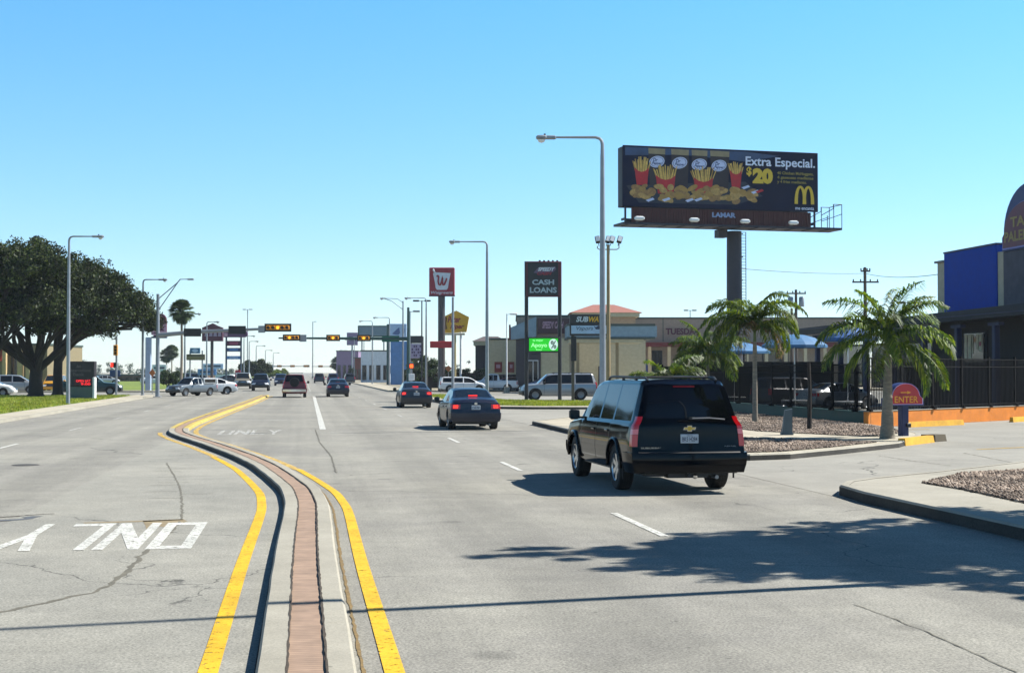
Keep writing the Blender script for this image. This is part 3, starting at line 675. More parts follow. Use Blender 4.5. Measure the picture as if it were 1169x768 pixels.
        if s.kind == 'suv': s.suv_rear()
        elif s.kind == 'sedan': s.sedan_rear(brakes)
        elif s.kind == 'van':
            q = MB(); s.patch(q, -.74, .74, 1.12, 1.55, .012, glass_dark); q.build('rear_window', s.root)
            for sg in (-1, 1): q = MB(); s.patch(q, sg * .84, sg * 1.06, .75, 1.1, .015, lens_red, 4, 3); q.build('taillight', s.root)
        else:
            for sg in (-1, 1): q = MB(); s.patch(q, sg * .84, sg * 1.05, .74, 1.06, .015, lens_red, 4, 3); q.build('taillight', s.root)
            q = MB(); q.box(-s.W + .16, s.W - .16, -s.L / 2 + .22, -.98, 1.12, 1.215, plastic); q.build('bed_liner', s.root)
            q = MB(); s.patch(q, -1.06, 1.06, .44, .60, .06, chrome, 16, 2); q.build('rear_bumper', s.root)
        # front end
        for sg in (-1, 1):
            q = MB(); zc = {'suv': (.74, .96), 'sedan': (.55, .67), 'pickup': (.68, .86), 'van': (.58, .74)}[s.kind]
            s.patch(q, sg * .62, sg * 1.04, zc[0], zc[1], .014, lens_clear, 8, 3, front=True); q.build('headlight', s.root)
        q = MB(); s.patch(q, -.55, .55, zc[0] - .02, zc[1] + .02, .012, plastic, 12, 3, front=True); s.patch(q, -.5, .5, (zc[0] + zc[1]) / 2 - .02, (zc[0] + zc[1]) / 2 + .03, .03, chrome, 12, 2, front=True); q.build('grille', s.root)
        q = MB(); s.patch(q, -1.1, 1.1, zc[0] - .34, zc[0] - .06, .03, s.bm if s.kind in ('sedan', 'van') else plastic, 18, 3, front=True); q.build('front_bumper', s.root)
    def plate(s, z, txt='', u=.16, parent=None):
        q = MB(); y = s.yrear(z) - .035; q.bbox(-.153, .153, y, y + .05, z - .076, z + .076, mat('number_plate', '#aeb6be', .5, var=.05), .006)
        q.text(txt or '4KB 72', -.13, .13, z - .045, z + .03, y - .003, mat('plate_ink', '#1d2a44', .6), bold=.01); q.text('TEXAS', -.05, .05, z + .042, z + .064, y - .003, MATS['plate_ink'])
        q.build('number_plate', parent or s.root)
    def suv_rear(s):
        hero = s.detail > 1
        q = MB(); s.patch(q, -.86, .86, 1.27, 1.78, .012, glass_dark, 14, 8, ins=.0); rw = q.build('rear_window', s.root)
        for sg in (-1, 1):
            q = MB(); s.patch(q, sg * .91, sg * 1.08, .80, 1.00, .012, lens_red, 6, 4); s.patch(q, sg * .91, sg * 1.08, 1.004, 1.09, .012, mat('pink_reverse_lens', '#d86a70', .15, var=0, coat=.5), 6, 2); s.patch(q, sg * .91, sg * 1.08, 1.094, 1.30, .012, lens_red, 6, 4)
            q.build('taillight', s.root)
        q = MB(); s.patch(q, -1.42, 1.42, .36, .70, .055, s.bm, 26, 5); s.patch(q, -.9, .9, .695, .712, .07, plastic, 20, 1); q.build('rear_bumper', s.root)
        q = MB(); y = s.yrear(1.10); q.bbox(-.2, .62, y - .02, y + .06, 1.215, 1.24, s.bm, .008); q.text('- - -', -.1, .1, 1.128, 1.14, y - .033, chrome) if False else None; q.build('tailgate_handle', s.root)
        if hero:
            em = MB(); y = s.yrear(1.1) - .03; emM = Matrix.Translation((0, y, 1.10)) @ Matrix.Scale(.8, 4) @ Matrix.Translation((0, -y, -.993)); gold = mat('gold_emblem', '#b89a4a', .3, .8)
            em.slab([(-.14, .965), (-.05, .965), (-.05, .93), (.05, .93), (.05, .965), (.12, .965), (.14, 1.02), (.05, 1.02), (.05, 1.055), (-.05, 1.055), (-.05, 1.02), (-.12, 1.02)], y - .012, y + .01, chrome, emM)
            em.slab([(-.118, .975), (-.04, .975), (-.04, .942), (.04, .942), (.04, .975), (.108, .975), (.118, 1.01), (.04, 1.01), (.04, 1.043), (-.04, 1.043), (-.04, 1.01), (-.108, 1.01)], y - .016, y - .01, gold, emM); em.build('emblem', s.root)
            s.plate(.93, 'BK5 H284')
            q = MB(); y = s.yrear(.76); q.text('SUBURBAN', -.83, -.45, .765, .79, s.yrear(.78) + s.c * .4 - .02, chrome, bold=.01); q.build('model_lettering', s.root); q = MB(); q.text('FLEX FUEL', .62, .82, .79, .81, s.yrear(.8) + s.c * .5 - .02, steel); q.build('fuel_badge', s.root)
            wp = MB(); y1, y2 = s.yrear(1.21) - .05, s.yrear(1.26) - .05; wp.tube([(.05, y1, 1.27), (.35, y1 + .012, 1.275), (.62, y1 + .03, 1.25)], .012, steel, 6); wp.box(0, .1, y1, y1 + .07, 1.25, 1.29, plastic); wp.build('rear_wiper', s.root)
            bl = MB(); s.patch(bl, -.3, .22, 1.785, 1.81, .02, mat('dark_red_lens', '#5a0f12', .2, var=0), 8, 1); bl.build('brake_light', s.root)
            hr = MB(); hr.box(-.35, .35, s.yrear(.4) + .12, s.yrear(.4) + .35, .27, .36, plastic); hr.tube([(0, s.yrear(.4) + .05, .32), (0, s.yrear(.4) + .3, .32)], .035, dark); hr.lathe([(0, 0), (.045, .02), (.05, .06), (0, .1)], chrome, 12, Matrix.Translation((.12, s.yrear(.4) + .12, .25))); hr.build('tow_bar', s.root)
            for sg in (-1, 1): mf = MB(); mf.box(sg * .98 - .01 if sg > 0 else -.99, sg * .98 + .01 if sg > 0 else -.97, s.ya - .62, s.ya - .58, .22, .5, rubber); mf.build('mud_flap', s.root)
            for sg in (-1, 1):
                for yw in (s.ya, s.yf):
                    w_ = MB(); pts = []
                    for k in range(17):
                        a = math.pi * k / 16; y = yw - (s.r + .09) * math.cos(a); z = s.r + (s.r + .09) * math.sin(a)
                        pts.append((sg * (s.sw(y, max(z, .5)) + .012), y, z))
                    w_.tube(pts, .028, s.bm, 6); w_.build('wheel_arch', s.root)
        for sg in (-1, 1):
            q = MB(); q.tube([(sg * .60, -2.35, 1.895), (sg * .61, -2.2, 1.945), (sg * .62, 0, 1.955), (sg * .61, .3, 1.945), (sg * .60, .45, 1.89)], .022, plastic if not hero else black, 8)
            for yy in (-1.6, -.7): q.box(sg * .61 - .02, sg * .61 + .02, yy - .04, yy + .04, 1.88, 1.95, plastic)
            q.build('roof_rail', s.root)
        for yy in (-1.9, -.5): q = MB(); q.bbox(-.64, .64, yy - .03, yy + .03, 1.935, 1.965, plastic, .008); q.build('roof_crossbar', s.root)
    def sedan_rear(s, brakes):
        for sg in (-1, 1):
            q = MB(); s.patch(q, sg * .64, sg * 1.16, .74, .90, .014, lens_red, 8, 3); o = q.build('taillight', s.root)
            if brakes: q = MB(); s.patch(q, sg * .74, sg * .92, .765, .875, .018, brake, 6, 3, skirt=.01); q.build('lit_bulb', o)
        q = MB(); s.patch(q, -1.3, 1.3, .30, .60, .035, s.bm, 24, 4); q.build('rear_bumper', s.root)
        s.plate(.80 if not s.detail else .79, 'CX8 P41')
        q = MB(); q.box(-.16, .16, -1.5, -1.44, 1.165, 1.21, brake if brakes else lens_red); q.build('brake_light', s.root)
        if s.detail: q = MB(); q.slab(circ(0, .93, .055, .04, 14), s.yrear(.93) - .03, s.yrear(.93), chrome); q.build('emblem', s.root)

p_black = mat('black_car_paint', '#04060c', .07, .0, .05, 1.5, coat=.0, spec=.2); p_navy = carpaint('navy_car_paint', '#10182c'); p_dark = carpaint('charcoal_car_paint', '#20242c'); p_red = carpaint('dark_red_car_paint', '#620a12')
p_silver = carpaint('silver_car_paint', '#9a9ea0', .6, .35); p_white = carpaint('white_car_paint', '#cfd2d3', 0, .3); p_teal = carpaint('teal_car_paint', '#12333a'); p_blue = carpaint('blue_car_paint', '#16294a'); p_tan = carpaint('champagne_car_paint', '#8f8978', .5, .35)
def near(px, py): return G(px, py)
Car('large_suv', 'large black SUV with roof rails and tinted windows, seen from behind in the right lane', 'suv', 'suv', p_black, (6.33, 26.75), R(1.6), detail=2, rim=hub)
Car('sedan', 'dark navy sedan with lit brake lights, nearest car ahead of the black SUV', 'car', 'sedan', p_navy, (5.98, 53.6), R(1), brakes=True)
Car('sedan', 'charcoal sedan with red brake lights in the right lane, beyond the navy sedan', 'car', 'sedan', p_dark, (6.35, 85), R(0), brakes=True)
Car('hatchback', 'dark car in the middle lane to the right of the red SUV', 'car', 'sedan', p_navy, (2.85, 122), 0)
rs = Car('red_suv', 'dark red SUV with spare wheel seen from behind in the left turn lane', 'suv', 'suv', p_red, (-.62, 119.3), 0, L=4.9, W=.95, r=.38, ya=-1.3, yf=1.45,
    tops=[(-2.45, 1.74), (-2.38, 1.79), (-2, 1.80), (0, 1.80), (.4, 1.77), (.6, 1.7), (1.15, 1.2), (1.3, 1.14), (2.2, 1.06), (2.4, .95), (2.45, .85)], belt=[(-2.45, 1.12), (1.1, 1.08), (2.3, .98), (2.45, .78)], wins=[(-2.2, -1.2), (-1.1, -.3), (-.2, .85)], ws=(.6, 1.15), doors=[(-1.15, -.25), (-.25, .8)], Hr=1.8)
q = MB(); rs.patch(q, -1.1, 1.1, .46, .66, .06, chrome, 16, 2); q.build('chrome_bumper', rs.root)
q = MB(); Mw = Matrix.Translation((0, -2.33, 1.2)) @ Matrix.Rotation(math.pi / 2, 4, 'X'); q.lathe([(0, .1), (.2, .12), (.36, .1), (.38, .0), (.36, -.1), (0, -.1)], rubber, 20, Mw); q.build('spare_wheel', rs.root)
pk = Car('pickup_truck', 'silver pickup with a camper shell turning across the oncoming lanes at the junction', 'pickup truck', 'pickup', carpaint('grey_blue_car_paint', '#5a6268', .3), P(219, 124)[:2], R(140))
q = MB(); q.prism([(-.86, -2.6), (.86, -2.6), (.86, -.72), (-.86, -.72)], 1.17, 1.18, p_silver); q.bbox(-.84, .84, -2.62, -.74, 1.17, 1.72, p_silver, .06)
for sg in (-1, 1): q.box(sg * .842 - .003, sg * .842 + .003, -2.4, -.95, 1.3, 1.6, glass_dark)
q.box(-.6, .6, -2.626, -2.62, 1.3, 1.6, glass_dark); q.build('camper_shell', pk.root); pk.root.scale = (.87, .87, .87)
Car('van', 'white car half hidden behind the turning silver pickup', 'car', 'sedan', p_white, P(240, 133)[:2], R(105))
Car('minivan', 'silver SUV waiting with its front to the camera in the oncoming lanes', 'suv', 'suv', p_tan, P(278, 176), R(180))
Car('pickup_truck', 'dark pickup coming towards the camera left of the red SUV', 'pickup truck', 'pickup', p_navy, P(298, 158), R(180))
Car('minivan', 'blue grey van in the oncoming lanes just left of the red SUV', 'van', 'van', p_blue, P(321, 215), R(180), detail=0)
Car('minivan', 'small dark van far ahead between the red SUV and the dark car', 'van', 'van', p_dark, P(364.5, 265), 0, detail=0)
Car('sedan', 'dark blue car just ahead of the dark car in the middle lane', 'car', 'van', p_blue, P(380, 250), 0, detail=0)
Car('van', 'dark car far up the right lane beside the kerb', 'car', 'van', p_dark, P(399, 262), 0, detail=0)
# cars in the side lots
Car('large_suv', 'long silver SUV parked side on beyond the right verge under the loans sign', 'suv', 'suv', p_silver, P(637, 106), R(90 - 8 + 6), group='vehicles in the side lots')
Car('minivan', 'white estate car behind the pharmacy sign pole on the side street', 'car', 'van', p_white, P(529, 146), R(-92), group='vehicles in the side lots', Hr=1.5, tops=[(-2.45, 1.40), (-2.38, 1.45), (-2, 1.5), (0, 1.5), (.5, 1.46), (.7, 1.4), (1.5, .98), (1.7, .92), (2.2, .84), (2.4, .74), (2.45, .62)], belt=[(-2.45, .95), (1.4, .9), (2.3, .72), (2.45, .56)])
Car('pickup_truck', 'white pickup with red tail lights facing left beside the white estate car', 'pickup truck', 'pickup', p_white, P(562, 150), R(80), group='vehicles in the side lots')
Car('sedan', 'maroon car parked behind the white pickup', 'car', 'sedan', p_red, P(586, 160), R(-95), group='vehicles in the side lots')
Car('sedan', 'dark SUV parked against the beige wall with red posters', 'suv', 'van', p_dark, P(572, 166), R(88), group='vehicles in the side lots')
Car('sedan', 'blue car parked behind the long silver SUV', 'car', 'sedan', p_blue, P(622, 138), R(92), group='vehicles in the side lots')
Car('minivan', 'silver SUV parked under the live oaks at the left edge', 'suv', 'van', p_silver, P(16, 138), R(-85), group='vehicles in the side lots')
Car('sedan', 'white car nosing in at the far left edge', 'car', 'sedan', p_white, P(-14, 122), R(-88), group='vehicles in the side lots')
Car('pickup_truck', 'dark teal pickup parked behind the bank sign', 'pickup truck', 'pickup', p_teal, P(103, 128), R(-84), group='vehicles in the side lots')
for i, (px, Z, m, k, lab) in enumerate([(178, 230, p_white, 'sedan', 'white car far left beyond the grey pylon'), (226, 260, p_blue, 'van', 'blue van far off behind the round bush'), (262, 250, p_dark, 'sedan', 'dark car parked under the two pole sign'), (38, 175, p_white, 'sedan', 'white car between the oak trunks'),
        (120, 240, p_silver, 'sedan', 'silver car far off right of the bank sign'), (905, 84, p_dark, 'van', 'dark van parked behind the dark fence left of the palm'), (955, 80, p_silver, 'sedan', 'silver car parked behind the fence beside the palm')]):
    Car('sedan', lab, 'car', k, m, P(px, Z), R(-85 + 3 * i), detail=0, group='vehicles in the side lots')
# ================================================================== trees and plants
oak_leaf = leaf_mat('live_oak_leaves', '#151d0f', '#212d17', '#46522a', trans=.2, gloss=.02)
green_leaf = leaf_mat('green_leaves', '#2f4218', '#43591f', '#6d7c2c', trans=.4)
hedge_leaf = leaf_mat('hedge_leaves', '#1d2c16', '#2a3d1c', '#44562a', trans=.2)
palm_leaf = leaf_mat('palm_leaves', '#2a4016', '#3e5a1e', '#728232', trans=.42, gloss=.05)
fan_leaf = leaf_mat('fan_palm_leaves', '#26361c', '#35482a', '#54623a', trans=.25)
dead_leaf = leaf_mat('dry_leaves', '#5c4a2a', '#7a6538', '#94804e', trans=.3)
bark = mat('oak_bark', '#2c2620', .95, var=.35, scale=6, bump=.8, bscale=18); palm_bark = mat('palm_bark', '#7d7466', .9, var=.3, scale=5, bump=.6, bscale=14, stretch=(1, 1, 4)); pale_bark = mat('pale_bark', '#94897a', .9, var=.3, scale=5, bump=.5, bscale=20)

def leaf_cloud(cent, rad, n, size, flat=.8, seed=0, asp=.5):
    """n leaves spread over clump centres (k,3) with clump radii"""
    r = np.random.default_rng(seed); k = len(cent); idx = r.integers(0, k, n)
    d = r.normal(0, 1, (n, 3)); d /= np.linalg.norm(d, axis=1)[:, None]; rr = r.uniform(0, 1, n) ** .5
    c = cent[idx] + d * (rr * rad[idx])[:, None] * np.array([1, 1, flat])
    u = r.normal(0, 1, (n, 3)); u /= np.linalg.norm(u, axis=1)[:, None]
    v = np.cross(u, d + r.normal(0, .5, (n, 3))); v /= np.linalg.norm(v, axis=1)[:, None] + 1e-9
    s_ = (size * r.uniform(.6, 1.3, n))[:, None]
    V = np.stack([c - u * s_, c + v * s_ * asp, c + u * s_, c - v * s_ * asp], 1).reshape(-1, 3)
    return V, np.arange(n * 4).reshape(n, 4)
def clumps(blobs, per, seed, shell=.55, rr=(.45, .9)):
    r = np.random.default_rng(seed); C, Rr = [], []
    for (x, y, z, a, b, c) in blobs:
        k = max(4, int(per * (a * b * c) ** (2 / 3))); d = r.normal(0, 1, (k, 3)); d /= np.linalg.norm(d, axis=1)[:, None]
        d[:, 2] = np.where(d[:, 2] < -.35, -d[:, 2] * .5, d[:, 2])
        t = shell + (1.02 - shell) * r.uniform(0, 1, k) ** .6
        C.append(np.array([x, y, z]) + d * t[:, None] * np.array([a, b, c])); Rr.append(r.uniform(rr[0], rr[1], k))
    return np.vstack(C), np.concatenate(Rr)
def limb(mb, a, b, r0, r1, m, rnd, bend=.25, n=6):
    a = Vector(a); b = Vector(b); L_ = (b - a).length; side = Vector((rnd.gauss(0, 1), rnd.gauss(0, 1), rnd.gauss(0, .5))) * L_ * bend * .4; pts = []
    for i in range(n + 1):
        t = i / n; p = a.lerp(b, t) + side * math.sin(math.pi * t) + Vector((0, 0, L_ * .08 * math.sin(math.pi * t)))
        pts.append(p)
    mb.tube(pts, [r0 + (r1 - r0) * (i / n) for i in range(n + 1)], m, 7)
    return pts
def live_oak(loc, blobs, trunk_r, fork_h, label, nleaf, seed, leafsize=.17, group='live oaks on the lawn'):
    t = thing('live_oak', label, 'tree', loc, 0, group); rnd = random.Random(seed); mb = MB()
    mb.tube([(0, 0, -.05), (.02, 0, .25), (0, .03, fork_h * .6), (.05, 0, fork_h)], [trunk_r * 1.5, trunk_r * 1.1, trunk_r * .95, trunk_r * .9], bark, 12)
    for k, bl in enumerate(blobs):
        tgt = (bl[0] * .8, bl[1] * .8, bl[2] - bl[5] * .2); hstart = fork_h * rnd.uniform(.75, 1)
        pts = limb(mb, (rnd.uniform(-.1, .1), rnd.uniform(-.1, .1), hstart), tgt, trunk_r * .55, .09, bark, rnd)
        for _ in range(5):
            p = pts[rnd.randint(2, 5)]; q = (bl[0] + rnd.uniform(-.8, .8) * bl[3], bl[1] + rnd.uniform(-.8, .8) * bl[4], bl[2] + rnd.uniform(-.5, .8) * bl[5])
            limb(mb, p, q, .1, .025, bark, rnd, n=4)
    mb.build('trunk', t)
    C, Rr = clumps(blobs, 10, seed, shell=.35, rr=(.5, 1.1)); V, Fc = leaf_cloud(C, Rr, nleaf, leafsize, .7, seed)
    raw('crown', V, Fc, [oak_leaf], t); return t
X_, Y_ = P(41, 112)
live_oak((X_, Y_, .12), [(0, 0, 8.6, 4.6, 4.5, 2.9), (-4, 1, 8.2, 3.6, 3.6, 3.0), (3.6, -.5, 7.8, 3.2, 3.6, 2.8), (1, -3, 6.9, 4, 2.6, 2.3), (-1.5, 2, 10.2, 3.4, 3, 1.9), (5.6, .5, 6.6, 2.4, 3, 1.9), (-5.5, -1.5, 5.6, 2.8, 2.6, 1.5), (-1.5, -2, 5.6, 2.8, 2, 1.5), (2.6, -1.5, 5.4, 2.8, 2.2, 1.3), (-4.2, -1.5, 5.0, 2.6, 2.2, 1.2)], .52, 2.2, 'big live oak with a thick dark forked trunk left of the street lamp', 78000, 11, .125)
X_, Y_ = P(66, 119)
live_oak((X_, Y_, .12), [(0, 0, 8.2, 3.2, 3, 2.4), (2.8, 0, 8.4, 2.7, 3.2, 2.3), (5.0, -.5, 6.9, 2.2, 2.8, 2.2), (6.4, .3, 6.2, 1.5, 2.2, 1.7), (7.3, 0, 5.6, .9, 1.4, 1.1), (1.5, 1, 9.7, 1.9, 2.4, 1.3), (4.0, .5, 8.3, 1.7, 2, 1.5), (3.0, -.8, 5.4, 1.7, 1.8, 1.1), (0, -1, 5.4, 2, 1.6, 1.0)], .38, 3.2, 'live oak reaching over the dark bank sign, its long limb leaning right', 50000, 12, .125)
X_, Y_ = P(-14, 106)
live_oak((X_, Y_, .12), [(0, 0, 8.4, 4, 4, 3), (2.6, -1, 9.3, 3.0, 3, 2.4), (2.6, 1, 6.2, 3.2, 3, 2.0), (-3.5, 0, 7.5, 3.5, 3.5, 2.5)], .45, 2.6, 'live oak cut off by the left edge of the picture', 48000, 13, .125)

def bush(name, loc, blobs, label, n, seed, leaf=hedge_leaf, size=.14, group=None, cat='bush'):
    t = thing(name, label, cat, loc, 0, group); C, Rr = clumps(blobs, 14, seed, shell=.5, rr=(.3, .6)); V, Fc = leaf_cloud(C, Rr, n, size, .8, seed)
    raw('foliage', V, Fc, [leaf], t); mb = MB(); rnd = random.Random(seed)
    for bl in blobs:
        for _ in range(4): limb(mb, (bl[0] * .6, bl[1] * .6, 0), (bl[0] + rnd.uniform(-.6, .6) * bl[3], bl[1], bl[2] + .3 * bl[5]), .06, .02, bark, rnd, n=3)
    mb.build('stem', t); return t

def slim_tree(loc, h, crown_z, blobs, label, n, seed, size=.08, leaf=green_leaf, r=.07, name='slim_tree', group=None):
    t = thing(name, label, 'tree', loc, 0, group); rnd = random.Random(seed); mb = MB()
    mb.tube([(0, 0, 0), (.03, 0, crown_z * .5), (-.02, .02, crown_z), (.03, 0, h * .85)], [r * 1.2, r, r * .8, r * .25], pale_bark, 9)
    for bl in blobs:
        for _ in range(6): limb(mb, (0, 0, rnd.uniform(crown_z * .8, h * .7)), (bl[0] + rnd.uniform(-.7, .7) * bl[3], bl[1] + rnd.uniform(-.7, .7) * bl[4], bl[2] + rnd.uniform(-.4, .8) * bl[5]), .03, .008, pale_bark, rnd, n=4)
    mb.build('trunk', t); C, Rr = clumps(blobs, 26, seed, shell=.25, rr=(.16, .36)); V, Fc = leaf_cloud(C, Rr, n, size, 1.0, seed, asp=.35); raw('crown', V, Fc, [leaf], t); return t

def frond_geo(L_, elev, droop, nleaf, leafL, seed, w=.022):
    """one pinnate frond growing along +x from the origin"""
    r = random.Random(seed); pts = []; p = Vector((0, 0, 0)); a = elev
    N_ = 14
    for i in range(N_ + 1):
        pts.append(p.copy()); a -= droop / N_ * (1 + i / N_ * .8); p = p + Vector((math.cos(a), 0, math.sin(a))) * L_ / N_
    V, Fc = [], []
    for i in range(N_):
        for sg in (-1, 1):
            o = len(V); w2 = .018 * (1 - i / N_) + .006; w3 = .018 * (1 - (i + 1) / N_) + .004
            V += [tuple(pts[i] + Vector((0, -w2, 0))), tuple(pts[i] + Vector((0, w2, .01 * sg))), tuple(pts[i + 1] + Vector((0, w3, .01 * sg))), tuple(pts[i + 1] + Vector((0, -w3, 0)))]; Fc.append((o, o + 1, o + 2, o + 3))
    for k in range(nleaf):
        t = .14 + .86 * k / nleaf; f = t * N_; i = min(N_ - 1, int(f)); q = pts[i].lerp(pts[i + 1], f - i); d = (pts[i + 1] - pts[i]).normalized()
        for sg in (-1, 1):
            ll = leafL * (math.sin(math.pi * min(1, t * .9 + .12)) ** .6) * r.uniform(.8, 1.1); up = Vector((0, 0, 1)) * r.uniform(-.25, .5)
            dirv = (d * r.uniform(.35, .75) + Vector((0, sg, 0)) + up).normalized(); mid = q + dirv * ll * .55; tip = q + dirv * ll * .9 + Vector((0, 0, -ll * r.uniform(.25, .6))) + d * ll * .12
            n_ = dirv.cross(Vector((0, 0, 1))); n_ = (n_.normalized() if n_.length > 1e-3 else d) * w
            o = len(V); V += [tuple(q - n_ * .5), tuple(q + n_ * .5), tuple(mid + n_), tuple(mid - n_)]; Fc.append((o, o + 1, o + 2, o + 3))
            o = len(V); V += [tuple(mid - n_), tuple(mid + n_), tuple(tip + n_ * .15), tuple(tip - n_ * .15)]; Fc.append((o, o + 1, o + 2, o + 3))
    return np.array(V), np.array(Fc)
def palm(loc, h, trunk, frL, nf, label, seed, leafL=.5, nleaf=46, elev=(.1, 1.35), name='palm_tree', lean=(0, 0), leaf=palm_leaf, group='palms by the restaurant fence', az_list=None, lw=.022, dead=0, droop=(.75, 1.25)):
    t = thing(name, label, 'palm tree', loc, 0, group); rnd = random.Random(seed); mb = MB()
    N_ = 12; pts = [(lean[0] * (i / N_) ** 2, lean[1] * (i / N_) ** 2, h * i / N_ - .03) for i in range(N_ + 1)]
    rad = [float(np.interp(i / N_, [0, .12, .5, .85, 1], trunk)) * (1 + .05 * (i % 2)) for i in range(N_ + 1)]; mb.tube(pts, rad, palm_bark, 12); mb.build('trunk', t)
    top = Vector(pts[-1])
    cs = MB(); cs.tube([top, top + Vector((0, 0, .35)), top + Vector((.02, 0, .75))], [trunk[-1] * .9, trunk[-1] * .8, trunk[-1] * .3], mat('green_crownshaft', '#5a6a34', .6, var=.2), 10); cs.build('crownshaft', t)
    for k in range(nf):
        if az_list: az, el = az_list[k % len(az_list)]; az += rnd.uniform(-.1, .1)
        else: az = k * 2.39996 + rnd.uniform(-.3, .3); el = elev[0] + (elev[1] - elev[0]) * (1 - k / nf) + rnd.uniform(-.1, .1)
        V, Fc = frond_geo(frL * rnd.uniform(.8, 1.1), el, rnd.uniform(*droop), nleaf, leafL, seed * 100 + k, lw)
        c, s_ = math.cos(az), math.sin(az); roll = rnd.uniform(-.35, .35); V2 = V.copy(); cr_, sr_ = math.cos(roll), math.sin(roll)
        y = V[:, 1] * cr_ - V[:, 2] * sr_ * .0; V2[:, 1] = y; V2[:, 2] = V[:, 2] + V[:, 1] * sr_
        W_ = np.column_stack([V2[:, 0] * c - V2[:, 1] * s_, V2[:, 0] * s_ + V2[:, 1] * c, V2[:, 2]]) + np.array([top.x, top.y, top.z + .4 + rnd.uniform(-.1, .2)])
        raw('frond', W_, Fc, [dead_leaf if k >= nf - dead else leaf], t)
    return t
X_, Y_ = G(1013, 500, .15)
palm((X_, Y_, .15), 2.45, (.23, .18, .135, .10, .085), 2.25, 23, 'largest palm, with a thick pale base, behind the ENTER sign', 3, leafL=.55, nleaf=66, elev=(-.3, 1.45), lean=(.05, 0))
X_, Y_ = P(808, 61)
palm((X_, Y_, .15), 2.2, (.1, .09, .08, .07, .06), 2.0, 24, 'bright green palm just left of the billboard post', 4, leafL=.5, nleaf=54, elev=(.0, 1.45))
X_, Y_ = P(765, 59)
palm((X_, Y_, .15), .95, (.1, .1, .09, .08, .07), 1.9, 24, 'low bushy palm showing over the roof of the black SUV', 5, leafL=.5, nleaf=54, elev=(-.1, 1.35))
X_, Y_ = G(862, 482, .15)
palm((X_, Y_, .15), 3.05, (.12, .10, .09, .08, .07), 2.5, 30, 'tall scruffy palm with a pale thin trunk left of the blue umbrellas', 6, leafL=.42, nleaf=56, elev=(.45, 1.62), droop=(1.3, 2.2), leaf=green_leaf, lw=.026, dead=2)
X_, Y_ = G(924, 490, .15)
pm = MB(); pm.tube([(0, 0, 0), (.02, 0, 1.2), (0, .02, 2.2)], [.08, .065, .055], bark, 9); tag(pm.build('tree_stump', loc=(X_, Y_, .15)), 'bare thin dark trunk standing by the fence left of the big palm', 'tree trunk')
# trees outside the right edge, one throws the leafy shade on the road
slim_tree((13.7, 17.4, .18), 9.2, 3.4, [(0, 0, 6.6, 2.6, 2.9, 1.8), (-1.5, -.3, 7.2, 1.7, 2.0, 1.3), (1.8, 0, 6.6, 2.0, 2.4, 1.6), (.3, .3, 8.2, 1.9, 2.0, 1.0), (-2.7, .4, 8.3, .75, .6, .35), (-1.2, -1.6, 6.0, 1.4, 1.2, .9), (.5, 2.2, 6.3, 1.6, 1.2, .9), (2.0, -3.6, 5.6, 1.8, 1.2, 1.0), (1.2, -2.9, 6.2, 2.2, 1.4, 1.2), (-.6, .2, 6.0, 2.2, 2.2, 1.2)], 'spreading tree on the near corner island outside the right edge', 70000, 31, size=.1, r=.18, name='shade_tree')
slim_tree((17.5, 42.2, .15), 4.5, 2.2, [(0, 0, 3.4, .7, .8, .8)], 'x', 10, 32) if False else None

# fan palms
def fan_palm(loc, h, R_, label, seed, tr=.13, group='tall fan palms'):
    t = thing('fan_palm', label, 'palm tree', loc, 0, group); rnd = random.Random(seed); mb = MB()
    mb.tube([(0, 0, 0), (0, 0, .4), (.05, 0, h * .5), (0, 0, h)], [tr * 1.6, tr * 1.1, tr, tr * .85], palm_bark, 9); mb.build('trunk', t)
    for part_, cnt, e0, e1, m, sc in (('crown', 90, -.6, 1.5, fan_leaf, 1.0), ('dead_skirt', 40, -1.4, -.5, fan_leaf, .8)):
        V, Fc = [], []
        for k in range(cnt):
            az = rnd.uniform(0, 6.283); el = rnd.uniform(e0, e1); d = Vector((math.cos(az) * math.cos(el), math.sin(az) * math.cos(el), math.sin(el)))
            s_ = d.cross(Vector((0, 0, 1))).normalized(); u = s_.cross(d); c = Vector((0, 0, h)) + d * R_ * .5 * sc
            o = len(V); w = .03; V += [(0, 0, h - .03), (0, 0, h + .03), tuple(c + u * w), tuple(c - u * w)]; Fc.append((o, o + 1, o + 2, o + 3))
            for j in range(13):
                a = (j - 6) / 6 * 1.5; dd = d * math.cos(a) + s_ * math.sin(a); l = R_ * .52 * sc * (1 - .15 * abs(a)); tip = c + dd * l + Vector((0, 0, -l * .3)); mid = c + dd * l * .55; pp = dd.cross(u).normalized() * l * .1
                o = len(V); V += [tuple(c), tuple(mid - pp), tuple(tip), tuple(mid + pp)]; Fc.append((o, o + 1, o + 2, o + 3))
        raw(part_, np.array(V), np.array(Fc), [m], t)
    return t
X_, Y_ = P(207, 152); fan_palm((X_, Y_, .1), H(356, 152) - .1, 1.6, 'tall fan palm with a shaggy crown above the round bush', 41)
X_, Y_ = P(190, 330); fan_palm((X_, Y_, 0), 5.6, 2.0, 'left one of two small far fan palms behind the round bush', 42, group='two small far palms')
X_, Y_ = P(196, 330); fan_palm((X_, Y_, 0), 6.4, 2.0, 'right and taller one of two small far fan palms behind the round bush', 43, group='two small far palms')
for i, (px, Z, top) in enumerate([(456, 300, 391), (442, 330, 396), (430, 360, 400)][:1]): pass
